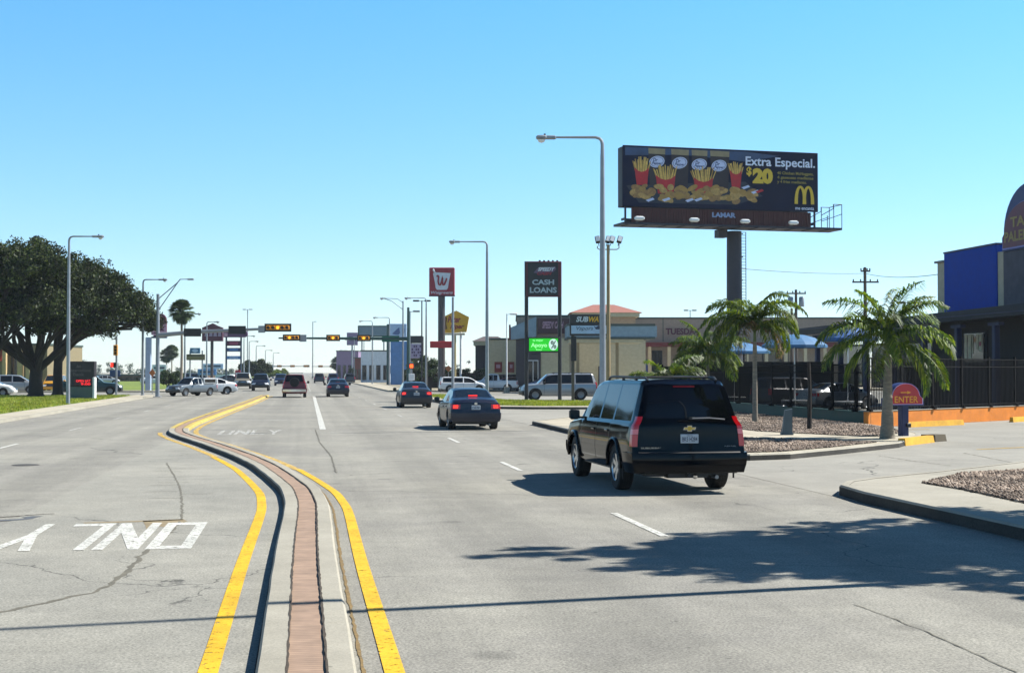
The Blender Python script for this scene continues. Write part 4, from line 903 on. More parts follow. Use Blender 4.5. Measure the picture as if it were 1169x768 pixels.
for i, (px, top) in enumerate([(393, 412), (400, 408), (407, 411), (384, 415)]):
    X_, Y_ = P(px + 2, 420); fan_palm((X_, Y_, 0), H(top, 420), 2.6, ['far fan palm right of the far signals, second from the left of its row', 'tallest far fan palm of the row up the right kerb', 'far fan palm nearest to the white building up the right side', 'far fan palm at the left end of the row up the right kerb'][i], 50 + i, group='far palms up the right kerb')
# bushes and far trees
X_, Y_ = P(195, 160)
bush('round_bush', (X_, Y_, .1), [(0, 0, .95, 1.15, 1.1, .95), (-.6, 0, .8, .6, .8, .7), (.7, 0, .8, .6, .8, .7)], 'round dark bush at the corner behind the turning pickup', 14000, 61, size=.12)
def far_tree(px, Z, w, top, label, seed, leaf=oak_leaf, name='broad_tree', group='far trees', n=9000):
    X_, Y_ = P(px, Z); t = thing(name, label, 'tree', (X_, Y_, 0), 0, group); hw = w * Z / F / 2; ht = H(top, Z); rnd = random.Random(seed)
    bl = [(0, 0, ht * .66, hw * .7, hw * .7, ht * .32)] + [(math.cos(a) * hw * .55, math.sin(a) * hw * .55, ht * rnd.uniform(.48, .62), hw * .46, hw * .46, ht * .3) for a in np.linspace(0, 5.6, 7)]
    mb = MB(); mb.tube([(0, 0, 0), (0, 0, ht * .5)], [.35, .2], bark, 8)
    for b_ in bl: limb(mb, (0, 0, ht * .25), (b_[0], b_[1], b_[2]), .15, .05, bark, rnd, n=4)
    mb.build('trunk', t); C, Rr = clumps(bl, 9, seed, shell=.3, rr=(hw * .12, hw * .22)); C[:, 2] = np.maximum(C[:, 2], .5); V, Fc = leaf_cloud(C, Rr, n, .085 * hw, .9, seed); raw('crown', V, Fc, [leaf], t); return t
far_tree(292.5, 270, 38, 411, 'dome shaped dark tree left of the red SUV', 71, n=60000)
far_tree(319, 330, 24, 421, 'paler green tree just right of the dome shaped tree', 72, leaf=green_leaf)
far_tree(306, 360, 18, 424.5, 'low green tree partly behind the dome shaped tree', 73, leaf=green_leaf)
far_tree(430, 300, 26, 412, 'green tree at the foot of the tall blue pylon sign, left side', 74, leaf=hedge_leaf)
far_tree(452, 250, 20, 413, 'dark tree under the blue pylon sign', 75)
far_tree(474, 210, 22, 400, 'yellow green tree behind the dark board sign', 76, leaf=green_leaf)
far_tree(404, 350, 14, 418, 'small dark tree up the right kerb left of the white building', 77)
# hedge behind the white estate car
X_, Y_ = P(513, 172); t = thing('hedge', 'long clipped dark hedge behind the white estate car', 'hedge', (X_, Y_, 0), R(-8))
bl = [(x, 0, 1.25, .75, .8, 1.15) for x in np.arange(-4.6, 5.0, .75)]; C, Rr = clumps(bl, 16, 81, shell=.5, rr=(.25, .5)); V, Fc = leaf_cloud(C, Rr, 22000, .11, .8, 81); raw('foliage', V, Fc, [hedge_leaf], t)
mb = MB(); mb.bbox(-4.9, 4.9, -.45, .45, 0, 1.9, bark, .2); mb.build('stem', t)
X_, Y_ = P(487, 180); far = bush('tall_shrub', (X_, Y_, 0), [(0, 0, 1.9, 1.6, 1.2, 1.8), (-1.6, 0, 1.6, 1.3, 1, 1.4)], 'tall dark shrub at the left end of the clipped hedge', 9000, 82, size=.14)
# ================================================================== street lamps
def lamp(name, px, Z, top, head_px, label, group, r0=.12, base_z=.1, truss=False, brk=False):
    X_, Y_ = P(px, Z); Ht = H(top, Z); d = (head_px - px) * Z / F; t = thing('street_lamp', label, 'street lamp', (X_, Y_, base_z), R(-8) + (R(10) if brk else 0), group); sg = 1 if d > 0 else -1
    p = MB(); p.lathe([(.2, 0), (.2, .04), (.13, .06)], galv, 12); p.tube([(0, 0, .03), (0, 0, Ht * .5), (0, 0, Ht - .65)], [r0, r0 * .85, r0 * .62], galv, 12); p.box(-r0 - .02, r0 + .02, -r0 - .02, r0 + .02, 0, .03, galv); p.build('pole', t)
    a = MB(); h0 = Ht - .65
    if truss: a.tube([(0, 0, h0 - .8), (d * .5, 0, h0 + .2), (d * .8, 0, h0 + .45)], .04, galv, 6); a.tube([(0, 0, h0), (d * .25, 0, h0 + .45), (d * .8, 0, h0 + .5), (d * .9, 0, h0 + .5)], .04, galv, 6); a.tube([(0, 0, h0 - .8), (0, 0, h0 + .2)], r0 * .6, galv, 8)
    else: a.tube([(0, 0, h0), (0, 0, h0 + .38), (sg * .03, 0, h0 + .5), (sg * .1, 0, h0 + .58), (sg * .25, 0, h0 + .62), (d - sg * .55, 0, h0 + .66 - .04)], [r0 * .6, r0 * .55, .06, .055, .05, .035], galv, 9)
    a.build('arm', t); hd = MB(); zt = h0 + (.5 if truss else .62)
    M = Matrix.Translation((d - sg * .3, 0, zt)) @ Matrix.Rotation(0 if sg > 0 else math.pi, 4, 'Z')
    hd.bbox(-.38, .0, -.09, .09, -.07, .06, galv, .03, M); hd.bbox(-.05, .33, -.15, .15, -.08, .07, galv, .05, M)
    hd.lathe([(.0, -.2), (.1, -.17), (.14, -.08)], lens_clear, 14, M @ Matrix.Translation((.14, 0, 0))); hd.tube([(.02, 0, .06), (.02, 0, .13)], .035, dark, 8, M=M); hd.build('lamp_head', t); return t
RG, LG = 'street lamps along the right kerb', 'street lamps along the left side'
lamp('a', 688, 52, 160, 613, 'tallest street lamp in view, rising behind the black SUV', RG, base_z=.15)
lamp('b', 556, 93, 277, 513, 'street lamp between the pharmacy sign and the loans sign', RG)
lamp('c', 486.5, 160, 341, 462, 'street lamp standing beside the charcoal sedan, second left of the pharmacy sign', RG)
lamp('d', 460, 170, 340, 434, 'street lamp with a braced double arm left of the green signal pole', RG, truss=True)
lamp('e', 444.5, 205, 363, 426, 'street lamp at the left edge of the blue pylon sign', RG)
lamp('f', 425, 232, 367, 410, 'street lamp just left of the wide teal board beyond the junction', RG)
lamp('g', 415.5, 300, 385, 403, 'small street lamp between the two middle amber signals on the right', RG)
lamp('h', 404.5, 330, 388, 394, 'small far street lamp just left of the right amber signal', RG)
lamp('i', 397, 430, 400, 388, 'tiny street lamp at the far right kerb, second of the row from the left', RG)
lamp('j', 391, 520, 405, 384, 'tiniest street lamp at the far end of the right kerb', RG)
lamp('k', 78, 88, 271, 117, 'nearest street lamp on the left, in front of the oak crown', LG)
lamp('l', 163, 119, 320, 190, 'street lamp partly hidden by the right end of the oak crown', LG)
lamp('m', 211, 165, 359, 229, 'street lamp just right of the tall fan palm trunk', LG)
lamp('n', 236, 185, 368, 250, 'street lamp in front of the gabled purple sign', LG)
lamp('o', 278.5, 235, 384, 291, 'street lamp directly right of the two pole sign', LG)
lamp('p', 284.5, 260, 390, 295, 'street lamp in front of the dome shaped tree, left of its middle', LG)
lamp('q', 292.5, 290, 395, 303, 'street lamp in front of the middle of the dome shaped tree', LG)
lamp('r', 312, 400, 403, 319, 'small far street lamp between the dome shaped tree and the red SUV', LG)
lamp('s', 303, 350, 400, 311, 'small far street lamp at the right side of the dome shaped tree', LG)
# the lamp outside the right edge that throws the long shadow
t = lamp('t', 1330, 16.5, -640, 1150, 'street lamp on the near corner island outside the right edge', RG, base_z=.18); t.location = (9.75, 14.35, .18); t.rotation_euler = (0, 0, R(10))
for ch in list(t.children): bpy.data.objects.remove(ch)
p = MB(); p.lathe([(.2, 0), (.2, .04), (.13, .06)], galv, 12); p.tube([(0, 0, .03), (0, 0, 10.2)], [.12, .075], galv, 12); p.build('pole', t)
p = MB(); p.tube([(0, 0, 10.2), (-.1, 0, 10.6), (-.4, 0, 10.75), (-3.2, 0, 10.75)], [.07, .06, .055, .045], galv, 8); p.build('arm', t); p = MB(); p.bbox(-3.8, -3.1, -.14, .14, 10.68, 10.84, galv, .04); p.build('lamp_head', t)
def lot_light(px, Z, base, top, label, heads=1, m=galv, r=.07, rz=0, side=1):
    X_, Y_ = P(px, Z); t = thing('car_park_light', label, 'light pole', (X_, Y_, 0), rz - YAW, 'car park lights'); h = H(top, Z)
    p = MB(); p.lathe([(.28, 0), (.28, .6), (.24, .64), (0, .64)], conc, 14); p.tube([(0, 0, .6), (0, 0, h)], [r, r * .75], m, 10); p.build('pole', t)
    for k in range(heads):
        sg = side if k == 0 else -side; q = MB(); q.tube([(0, 0, h - .08), (sg * .35, 0, h - .04)], .035, m, 6); q.bbox(min(sg * .3, sg * 1.0), max(sg * .3, sg * 1.0), -.2, .2, h - .12, h + .06, m, .04); q.build('lamp_head', t)
    return t
lot_light(468, 150, 440, 355, 'light pole with one flat head beside the green signal pole', m=galv)
lot_light(481.5, 165, 440, 343, 'dark pole with two short lamp heads left of the pharmacy sign', 2, m=dark, r=.09)
lot_light(578.5, 140, 445, 358, 'white car park light pole left of the loans sign', m=white)
lot_light(788, 230, 440, 354, 'small light pole rising behind the long store roof', 2, m=dark)
lot_light(1038, 120, 440, 345, 'small light pole between the big palm and the blue wall', 2, m=dark)
lot_light(282.5, 300, 436, 353, 'very tall thin pole above the two pole sign on the left', 2, m=galv, r=.12)
lot_light(357, 420, 436, 367, 'very tall thin pole above the middle of the signal arm', 1, m=galv, r=.16)
# floodlight cluster on a tan pole
X_, Y_ = P(694.5, 84); t = thing('floodlight_mast', 'tan pole with a cluster of floodlights right of the tallest street lamp', 'floodlight pole', (X_, Y_, 0), -YAW); tan = mat('tan_pole', '#8d7a55', .6)
h = H(283, 84); p = MB(); p.tube([(0, 0, 0), (0, 0, h + .2)], [.13, .09], tan, 10); p.build('pole', t)
p = MB(); p.tube([(-.6, 0, h + .12), (-.62, 0, h), (-.5, 0, h - .08), (.5, 0, h - .08), (.62, 0, h), (.62, 0, h + .25)], .03, tan, 6); p.build('crossarm', t)
for k, x in enumerate((-.6, 0.0, .22, .66)):
    q = MB(); M = Matrix.Translation((x, 0, h + .48)) @ Matrix.Rotation(R(18 if k != 0 else -10), 4, 'Y') @ Matrix.Rotation(R(-25), 4, 'X'); q.bbox(-.14, .14, -.12, .12, -.2, .2, dark, .03, M); q.box(-.11, .11, -.13, -.118, -.16, .16, lens_clear, M); q.tube([(0, 0, -.18), (0, 0, -.42)], .02, dark, 6, M=M); q.build('floodlight', t)

# ================================================================== traffic signals
sig_y = mat('signal_yellow', '#c98a1c', .5, emit=0.0); lit_amber = mat('lit_amber_lens', '#ffb62e', .3, var=0, emit=.8); lens_off = mat('unlit_lens', '#1a1510', .3, var=0); green_steel = mat('green_steel_pole', '#2c4a46', .5, .2)
def signal_head(parent, x, z, n, lit=None, y=-.12, rev=False, s=1.0, name='signal_head'):
    q = MB(); w = n * .36 * s; bp = .13 * s; f = 1 if not rev else -1
    q.bbox(x - w / 2 - bp, x + w / 2 + bp, min(y, y + .02), max(y, y + .02), z - .18 * s - bp, z + .18 * s + bp, black, .01)
    q.bbox(x - w / 2, x + w / 2, y - .02 * f - (.1 if not rev else 0), y - .02 * f + (.1 if rev else 0), z - .17 * s, z + .17 * s, sig_y, .03)
    for k in range(n):
        cx = x - w / 2 + .36 * s * (k + .5); M = Matrix.Translation((cx, y - f * (.12), z)) @ Matrix.Rotation(math.pi / 2 * f, 4, 'X')
        q.lathe([(0, .012), (.1 * s, .01), (.13 * s, .0)], lit_amber if lit == k else lens_off, 16, M)
        vs, fs = [], []
        for i in range(13):
            a = -R(20) + R(220) * i / 12
            for d_, rr in ((0, .145 * s), (.2 * s, .15 * s)): vs.append((cx + rr * math.cos(a), y - f * (.11 + d_ * (1 if a < math.pi + .1 else .4)), z + rr * math.sin(a)))
        q.add(vs, [(2 * i, 2 * i + 1, 2 * i + 3, 2 * i + 2) for i in range(12)], sig_y if not rev else black)
    q.build(name, parent)
def mast(px, Z, px_end, py_pole, py_end, label, pole_top, heads, signs=(), name_sign=None, lum=None, r=.17, m=galv, base=.1):
    X_, Y_ = P(px, Z); t = thing('traffic_signal', label, 'traffic light', (X_, Y_, base), -YAW, 'traffic signals over the road'); k = Z / F; h = H(pole_top, Z)
    p = MB(); p.tube([(0, 0, 0), (0, 0, h)], [r, r * .7], m, 12); p.bbox(-r * 1.6, r * 1.6, -r * 1.6, r * 1.6, 0, .06, m, .01); p.build('pole', t)
    L_ = (px_end - px) * k; z0 = H(py_pole, Z); z1 = H(py_end, Z); a = MB(); a.tube([(0, 0, z0), (L_ * .3, 0, z0 + (z1 - z0) * .45), (L_, 0, z1)], [.19, .15, .08], m, 10); a.build('mast_arm', t)
    zz = lambda x: z0 + (z1 - z0) * min(1, abs(x / L_))
    for (hx, n, lit, rev) in heads: x = (hx - px) * k; signal_head(t, x, zz(x) + .05, n, lit, -.16, rev)
    for (s0, s1, c) in signs:
        x = ((s0 + s1) / 2 - px) * k; w = (s1 - s0) * k / 2; q = MB(); q.bbox(x - w, x + w, -.14, -.12, zz(x) - w, zz(x) + w, c, .01); q.tube([(x, -.1, zz(x)), (x, 0, zz(x))], .03, dark, 6); q.build('sign_plate', t)
    if name_sign:
        s0, s1, txt = name_sign; x0, x1 = (s0 - px) * k, (s1 - px) * k; zc = zz((x0 + x1) / 2); q = MB(); q.bbox(x0, x1, -.14, -.12, zc - .3, zc + .3, mat('street_sign_green', '#0c5a44', .5), .02); q.build('street_name_sign', t)
    if lum:
        q = MB()
        for dz in (0, -.9): q.tube([(0, 0, h - .4 + dz), (lum[0] * k * .55, 0, H(lum[1], Z) - .25), (lum[0] * k * .62, 0, H(lum[1], Z))], .04, m, 6)
        q.tube([(lum[0] * k * .6, 0, H(lum[1], Z) - .02), (lum[0] * k * .85, 0, H(lum[1], Z))], .035, m, 6); q.build('lamp_arm', t); q = MB(); q.bbox(lum[0] * k * .82, lum[0] * k, -.13, .13, H(lum[1], Z) - .08, H(lum[1], Z) + .05, m, .03); q.build('lamp_head', t)
    return t
sgrey = mat('sign_back', '#8f9498', .5, .4)
mast(180, 113, 330, 384, 375.5, 'left traffic signal whose long arm reaches over the oncoming lanes', 337, [(220, 3, None, True), (271, 3, None, True), (317.5, 5, 2, False)], [(295, 303, sgrey)], lum=(41, 320))
mast(466, 143, 318, 388, 387, 'right traffic signal with three amber lights on a green pole', 352, [(333, 4, 1, False), (380.5 + 0, 3, 1, False), (415.5, 3, 1, False)], [(342, 350, sgrey)], name_sign=(436, 456, ''), m=green_steel)
def far_mast(px, px_end, Z, top, label, heads):
    return mast(px, Z, px_end, top, top, label, top - 1.5, heads, r=.2)
far_mast(311, 352, 420, 418.4, 'far signal arm over the oncoming lanes at the next junction', [(319, 3, None, False), (334, 3, None, False), (350, 4, None, False)])
far_mast(394, 356, 430, 418.6, 'far signal arm over the outbound lanes at the next junction', [(366, 3, None, False), (379, 3, None, False)])
# small pole with yellow sign and red pedestrian signal on the left
X_, Y_ = P(133, 125); k = 125 / F; t = thing('pedestrian_signal', 'slim signal pole with a yellow box and red light beside the left mast', 'traffic light', (X_, Y_, .1), -YAW)
p = MB(); p.tube([(0, 0, 0), (0, 0, H(386, 125))], .09, galv, 10); p.tube([(0, 0, H(386, 125)), (-.5, 0, H(381, 125))], .04, galv, 6); p.build('pole', t)
q = MB(); q.bbox(-.2, .16, -.3, -.1, H(407, 125), H(395, 125), sig_y, .03)
for z in (.2, .45, .7): q.lathe([(0, .0), (.1, .01)], lens_off, 12, Matrix.Translation((-.02, -.305, H(407, 125) + z)) @ Matrix.Rotation(math.pi / 2, 4, 'X'))
q.build('signal_head', t); q = MB(); q.bbox(-.42, .05, -.3, -.1, H(420.5, 125), H(415, 125), black, .02); q.box(-.4, -.2, -.31, -.3, H(420, 125), H(415.5, 125), brake); q.build('crossing_light', t)
q = MB(); q.bbox(-.6, .3, .1, .14, H(431, 125), H(424, 125), mat('blue_sign', '#2a4a78', .5), .02); q.build('sign_plate', t)
# traffic controller pole right with orange hand and meters
X_, Y_ = P(470, 141); t = thing('crossing_signal', 'pedestrian signal showing an orange hand beside the green signal pole', 'traffic light', (X_, Y_, .1), -YAW)
q = MB(); q.tube([(0, 0, 0), (0, 0, 2.9)], .06, galv, 8); q.build('pole', t); q = MB(); q.bbox(-.25, .25, -.3, -.1, 2.2, 2.75, black, .03); q.box(-.16, .16, -.31, -.3, 2.3, 2.65, mat('lit_orange_hand', '#ff5a1e', .4, var=0, emit=1.2)); q.build('signal_head', t)
q = MB(); q.bbox(-.28, .28, -.14, -.1, 1.1, 1.75, white, .02); q.build('sign_plate', t)

# ================================================================== signs
def at(px, Z): return P(px, Z)
def sgn(name, label, px, Z, cat='sign', rz=None, group=None):
    X_, Y_ = P(px, Z); t = thing(name, label, cat, (X_, Y_, 0), -YAW if rz is None else rz, group)
    k = Z / F; return t, (lambda p_: (p_ - px) * k), (lambda p_: H(p_, Z))
red_s = mat('sign_red', '#8d1f2e', .45); maroon = mat('sign_maroon', '#4f1f33', .5); white_s = mat('sign_white', '#c4ccd2', .45); navy_s = mat('sign_navy', '#1b2a4a', .45); yellow_s = mat('sign_yellow', '#dba61c', .5); blue_s = mat('sign_blue', '#4f7fb4', .45); pale_s = mat('sign_pale_blue', '#9fb9d4', .45)
dk_s = mat('sign_black', '#14171a', .4); pole_brown = mat('pole_brown', '#3f3a3a', .5); pink_s = mat('sign_pinkish', '#b08a9a', .5)
# pharmacy sign
t, x, z = sgn('pharmacy_sign', 'square red sign with a white mortar cup and script W on a tall pole', 504, 150)
p = MB(); p.tube([(0, 0, 0), (0, 0, z(338))], .36, pole_brown, 12); p.build('pole', t)
p = MB(); p.bbox(x(490), x(519), -.4, .4, z(338), z(305.5), red_s, .06); p.box(x(490) - .02, x(519) + .02, -.42, .42, z(338) - .02, z(338) + .1, maroon); pn = p.build('panel', t)
p = MB(); p.slab([(x(494.5), z(312.5)), (x(496), z(311)), (x(514.5), z(312)), (x(512.5), z(322)), (x(511.5), z(329)), (x(510), z(331)), (x(499), z(331)), (x(497.5), z(329)), (x(496.5), z(322))], -.42, -.40, white_s)
p.tube([(x(494.5), -.43, z(307.5)), (x(497.5), -.43, z(313))], .09, white_s, 6)
W_ = [(498.5, 316), (500, 314.8), (501, 316), (500.3, 321), (501, 325), (502.8, 325.5), (504.5, 321), (505.5, 315.5), (505, 321), (505.8, 325.3), (507.5, 325), (509.5, 320), (510.5, 315.5)]
pp = []
for i in range(len(W_) - 1):
    for u in (0, .5): pp.append((x(W_[i][0] * (1 - u) + W_[i + 1][0] * u), -.44, z(W_[i][1] * (1 - u) + W_[i + 1][1] * u)))
p.tube(pp, .085, red_s, 6); p.text('Walgreens', x(492), x(517), z(336.6), z(332.4), -.405, white_s, bold=.01, shear=.2); p.build('lettering', t)
# steel post right beside it
t, x, z = sgn('steel_post', 'plain tall grey post standing under the right edge of the pharmacy sign', 517, 128, 'post'); p = MB(); p.tube([(0, 0, 0), (0, 0, z(339))], [.13, .1], galv, 10); tag(t, None, None); p.build('pole', t)
# yellow pentagon sign
t, x, z = sgn('pentagon_sign', 'yellow five sided restaurant sign on a slim white pole right of the pharmacy sign', 521, 158)
p = MB(); p.tube([(x(519.5), 0, 0), (x(519.5), 0, z(382))], .12, mat('cream_pole', '#b8ab7c', .5), 10); p.build('pole', t)
p = MB(); p.slab([(x(503.5), z(363)), (x(521), z(354.5)), (x(535.5), z(362)), (x(532.5), z(379)), (x(506.5), z(380.5))], -.3, .3, yellow_s); pn = p.build('panel', t)
p = MB(); p.tube([(x(509), -.33, z(362)), (x(508), -.33, z(370)), (x(509.5), -.33, z(376))], .14, mat('sign_ochre', '#7d5412', .5), 6); p.text('Peter', x(511), x(526), z(368.5), z(361), -.31, red_s, bold=.03, shear=.3); p.text('Piper', x(514), x(530), z(377), z(369.8), -.31, red_s, bold=.03, shear=.3); p.build('lettering', t)
t, x, z = sgn('white_platform_sign', 'thin white board in front of the yellow pentagon sign on its own white pole', 526, 152); p = MB(); p.tube([(0, 0, 0), (0, 0, z(379))], .11, white, 10); p.build('pole', t)
p = MB(); p.bbox(x(500), x(531), -.2, .2, z(382.5), z(380), mat('cream_board', '#c0b69a', .5), .03); p.build('panel', t)
t, x, z = sgn('red_banner_sign', 'long red blank board on the pharmacy pole below the square sign', 503, 148); p = MB(); p.bbox(x(491), x(516), -.28, -.1 - .0, z(397), z(389.5), mat('bright_red_board', '#a5161f', .45), .04); p.build('panel', t)
p = MB(); p.tube([(0, .0, 0), (0, 0, z(386))], .07, pole_brown, 8); p.build('pole', t)
# small orange road sign
t, x, z = sgn('warning_sign', 'orange diamond road sign in front of the hedge', 512, 150); p = MB(); p.slab([(x(508), z(420.5)), (x(512), z(417)), (x(516), z(420.5)), (x(512), z(424.5))], -.03, 0, mat('orange_sign', '#b5662a', .5)); p.build('sign_plate', t); p = MB(); p.tube([(0, .03, 0), (0, .03, z(419))], .03, galv, 6); p.build('pole', t)
# cash loans sign
t, x, z = sgn('loans_sign', 'tall black CASH LOANS sign with a red frame on two black posts', 620, 100)
for px_ in (601, 639): p = MB(); p.tube([(x(px_), 0, 0), (x(px_), 0, z(300))], .13, black, 10); p.build('pole', t)
p = MB(); p.bbox(x(599.5), x(641), -.25, .25, z(338.8), z(298.5), mat('dark_red_frame', '#571823', .5), .03); p.box(x(598.8), x(600.5), -.27, .27, z(339), z(298.5), black); p.box(x(602.5), x(637), -.262, -.25, z(337.5), z(300), dk_s)
for i in range(5): p.tube([(x(616 + 5 * i), 0, z(298.5)), (x(616.5 + 5 * i), 0, z(297))], .07, black, 6)
p.build('panel', t)
p = MB(); p.text('CASH', x(607.5), x(632.5), z(325.3), z(319.3), -.275, mat('sign_text_grey', '#9fb0b8', .5), bold=.035); p.text('LOANS', x(604.8), x(635.5), z(334.5), z(328), -.275, MATS['sign_text_grey'], bold=.035)
p.slab([(x(609), z(311.5)), (x(614), z(306)), (x(634), z(304.5)), (x(635), z(307.5)), (x(631), z(311)), (x(616), z(312.5))], -.268, -.262, mat('purple_grey_badge', '#5d4a66', .5)); p.text('SPEEDY', x(614), x(633.5), z(309.7), z(305.3), -.275, white_s, bold=.05, shear=.3); p.text('CASH', x(613), x(630), z(314.2), z(310.6), -.275, red_s, bold=.05, shear=.3); p.build('lettering', t)
p = MB(); p.bbox(x(600.5), x(639.5), -.3, .3, z(402.3), z(385), black, .03); p.box(x(604), x(636.8), -.312, -.3, z(400.6), z(386.3), mat('green_screen', '#1fae1f', .5, var=.25, scale=1.2, emit=.55)); o = p.build('screen', t)
p = MB(); sw_ = mat('screen_white', '#b9d2c8', .5, var=.1, emit=.5); sg_ = mat('screen_pale_green', '#8fe08f', .5, var=0, emit=.6)
p.slab(circ(x(631.5), z(393.3), 5.2 * 100 / F, 6.5 * 100 / F, 20), -.318, -.312, sw_); p.text('Apoyo', x(606), x(624.5), z(397.6), z(391.5), -.32, sg_, bold=.03); p.text('tu mejor', x(608), x(620), z(390.3), z(387.3), -.32, sg_, bold=.02); p.text('hoy', x(612), x(619), z(400.2), z(398.3), -.32, sg_, bold=.03)
dg = mat('screen_dark', '#3b5a50', .5); p.text('%', x(628.5), x(635), z(398), z(389), -.326, dg, bold=.02); p.build('screen_picture', o)
# sandwich shop sign
t, x, z = sgn('sandwich_shop_sign', 'black and white double board sign on a square post behind the tallest street lamp', 654, 97)
p = MB(); p.bbox(x(652.3), x(655.7), -.1, .1, .1, z(383), mat('dark_olive_post', '#4a463a', .6), .01); p.bbox(x(651.8), x(658), -.14, .14, z(412), z(384), black, .02); p.build('pole', t)
p = MB(); p.bbox(x(650.3), x(697), -.22, .22, z(370.6), z(358.8), dk_s, .03); p.build('upper_panel', t); p = MB(); p.bbox(x(650.3), x(697), -.22, .22, z(383.2), z(370.8), dark, .03); p.box(x(652), x(693.5), -.232, -.22, z(381), z(371.6), pale_s); p.build('lower_panel', t)
p = MB(); p.text('SUB', x(657.5), x(671.5), z(367.6), z(361.3), -.235, white_s, bold=.04, shear=.25); p.text('WAY', x(672), x(689), z(367.6), z(361.3), -.235, yellow_s, bold=.04, shear=.25); p.text('Vapors', x(658), x(677), z(378.3), z(372.6), -.24, navy_s, bold=0, shear=.3)
p.slab([(x(677.5), z(371.8)), (x(680), z(373.6)), (x(683), z(371.8)), (x(686), z(372)), (x(684), z(376)), (x(680), z(376))], -.24, -.232, navy_s); p.build('lettering', t)
# blue pylon sign far right side
t, x, z = sgn('pylon_sign', 'tall pale blue pylon sign with a separate head panel left of the green signal pole', 454, 215)
p = MB(); p.bbox(x(444.3), x(464.5), -.5, .5, z(385), z(369.5), pale_s, .05); p.build('upper_panel', t); p = MB(); p.bbox(x(446), x(466), -.5, .5, 0, z(389.5), blue_s, .05); p.build('lower_panel', t)
p = MB(); p.tube([(x(443), 0, 0), (x(443), 0, z(370))], .22, green_steel, 8); p.box(x(443), x(465), -.1, .1, z(386.5), z(385.4), green_steel); p.build('pole', t)
p = MB(); p.text('HEB', x(448), x(459), z(382), z(374), -.51, mat('faded_blue', '#4a6290', .5), bold=.02, shear=.2); p.build('lettering', t) if False else None
p = MB(); p.slab([(x(448), z(381)), (x(452), z(377)), (x(456), z(373.5)), (x(457), z(380)), (x(455), z(382.5)), (x(451), z(382))], -.52, -.5, mat('faded_blue', '#4a6290', .5)); p.slab([(x(459), z(377)), (x(462), z(375)), (x(461.5), z(381))], -.52, -.5, MATS['faded_blue']); p.build('emblem', t)
# board with white reader panel
t, x, z = sgn('reader_board_sign', 'black board above a pale reader panel beside the green signal pole', 476, 195)
p = MB(); p.bbox(x(468.5), x(482.5), -.3, .3, z(391.8), z(383.3), dk_s, .04); p.build('upper_panel', t); p = MB(); p.bbox(x(469), x(482), -.3, .3, z(409), z(392.2), mat('pale_lilac_board', '#9a90aa', .5), .04)
p.build('lower_panel', t); p = MB(); li = mat('reader_letters', '#4a3358', .5)
p.text('SALE 99', x(470), x(481), z(398), z(393.5), -.31, li, bold=.04) if False else None
for r_ in range(4):
    for c_ in range(5):
        if (r_ * 5 + c_) % 3: p.box(x(470 + 2.3 * c_), x(471.6 + 2.3 * c_), -.312, -.3, z(396.5 + 3.4 * r_), z(394.2 + 3.4 * r_), li)
p.build('lettering', t); p = MB(); p.tube([(x(482.3), 0, 0), (x(482.3), 0, z(384))], .16, pole_brown, 8); p.tube([(x(469), 0, 0), (x(469), 0, z(384))], .12, pole_brown, 8); p.build('pole', t)
# left side signs
t, x, z = sgn('grey_pylon_sign', 'pale grey blue pylon with a rounded purple head beside the left signal mast', 169, 150)
p = MB(); p.bbox(x(166.5), x(172.5), -.25, .25, 0, z(385), mat('pale_pylon', '#8d9db0', .5), .04); p.build('pole', t); p = MB(); pts = [(x(175.5), z(385)), (x(190), z(385)), (x(190), z(368))] + circ(x(184), z(366), 6 * 150 / F, 8 * 150 / F, 9, .1, math.pi - .1) + [(x(175.5), z(368))]
p.slab(pts, -.2, .2, maroon); p.box(x(173.3), x(190), -.21, -.2, z(382.5), z(370), pink_s); p.box(x(173.3), x(190.3), -.25, .25, z(386), z(384), navy_s); p.build('panel', t)
p = MB(); p.slab(circ(x(183.5), z(364), .26, .3, 14), -.23, -.2, red_s)
for i in range(3): p.box(x(176), x(188), -.22, -.21, z(374.5 + 3.2 * i), z(373 + 3.2 * i), maroon)
p.build('emblem', t)
t, x, z = sgn('gabled_sign', 'purple brown sign with a gabled top on a single dark pole', 242, 190)
p = MB(); p.tube([(0, 0, 0), (0, 0, z(388))], .2, pole_brown, 10); p.build('pole', t); p = MB(); p.slab([(x(231), z(389.5)), (x(254.5), z(389.5)), (x(254.5), z(374)), (x(249), z(372)), (x(243), z(369)), (x(236), z(372)), (x(231), z(374))], -.3, .3, maroon); p.build('panel', t)
p = MB(); p.text('LOANS', x(233), x(252.5), z(384), z(377.5), -.31, mat('dull_pink_letters', '#8a7d92', .5), bold=.03) if False else [p.slab([(x(234 + 5 * i), z(384)), (x(238 + 5 * i), z(384)), (x(237.5 + 5 * i), z(377)), (x(235 + 5 * i), z(377.8))], -.32, -.3, mat('dull_pink_letters', '#8a7d92', .5)) for i in range(4)]; p.build('lettering', t)
t, x, z = sgn('shopping_centre_sign', 'two pole sign with a purple oval top and three smaller boards', 267, 210)
for q_ in (258.3, 275.2): p = MB(); p.tube([(x(q_), 0, 0), (x(q_), 0, z(383))], .13, mat('blue_grey_post', '#32414f', .5), 8); p.build('pole', t)
p = MB(); pts = [(x(255), z(385)), (x(277), z(385))] + circ(x(279), z(381.2), .48, .48, 8, -1.4, 1.4) + [(x(277), z(377.5)), (x(255), z(378))]; p.slab(pts, -.25, .25, mat('sign_purple', '#523054', .5)); p.box(x(256), x(260), -.26, -.25, z(384), z(380), pink_s); p.build('upper_panel', t)
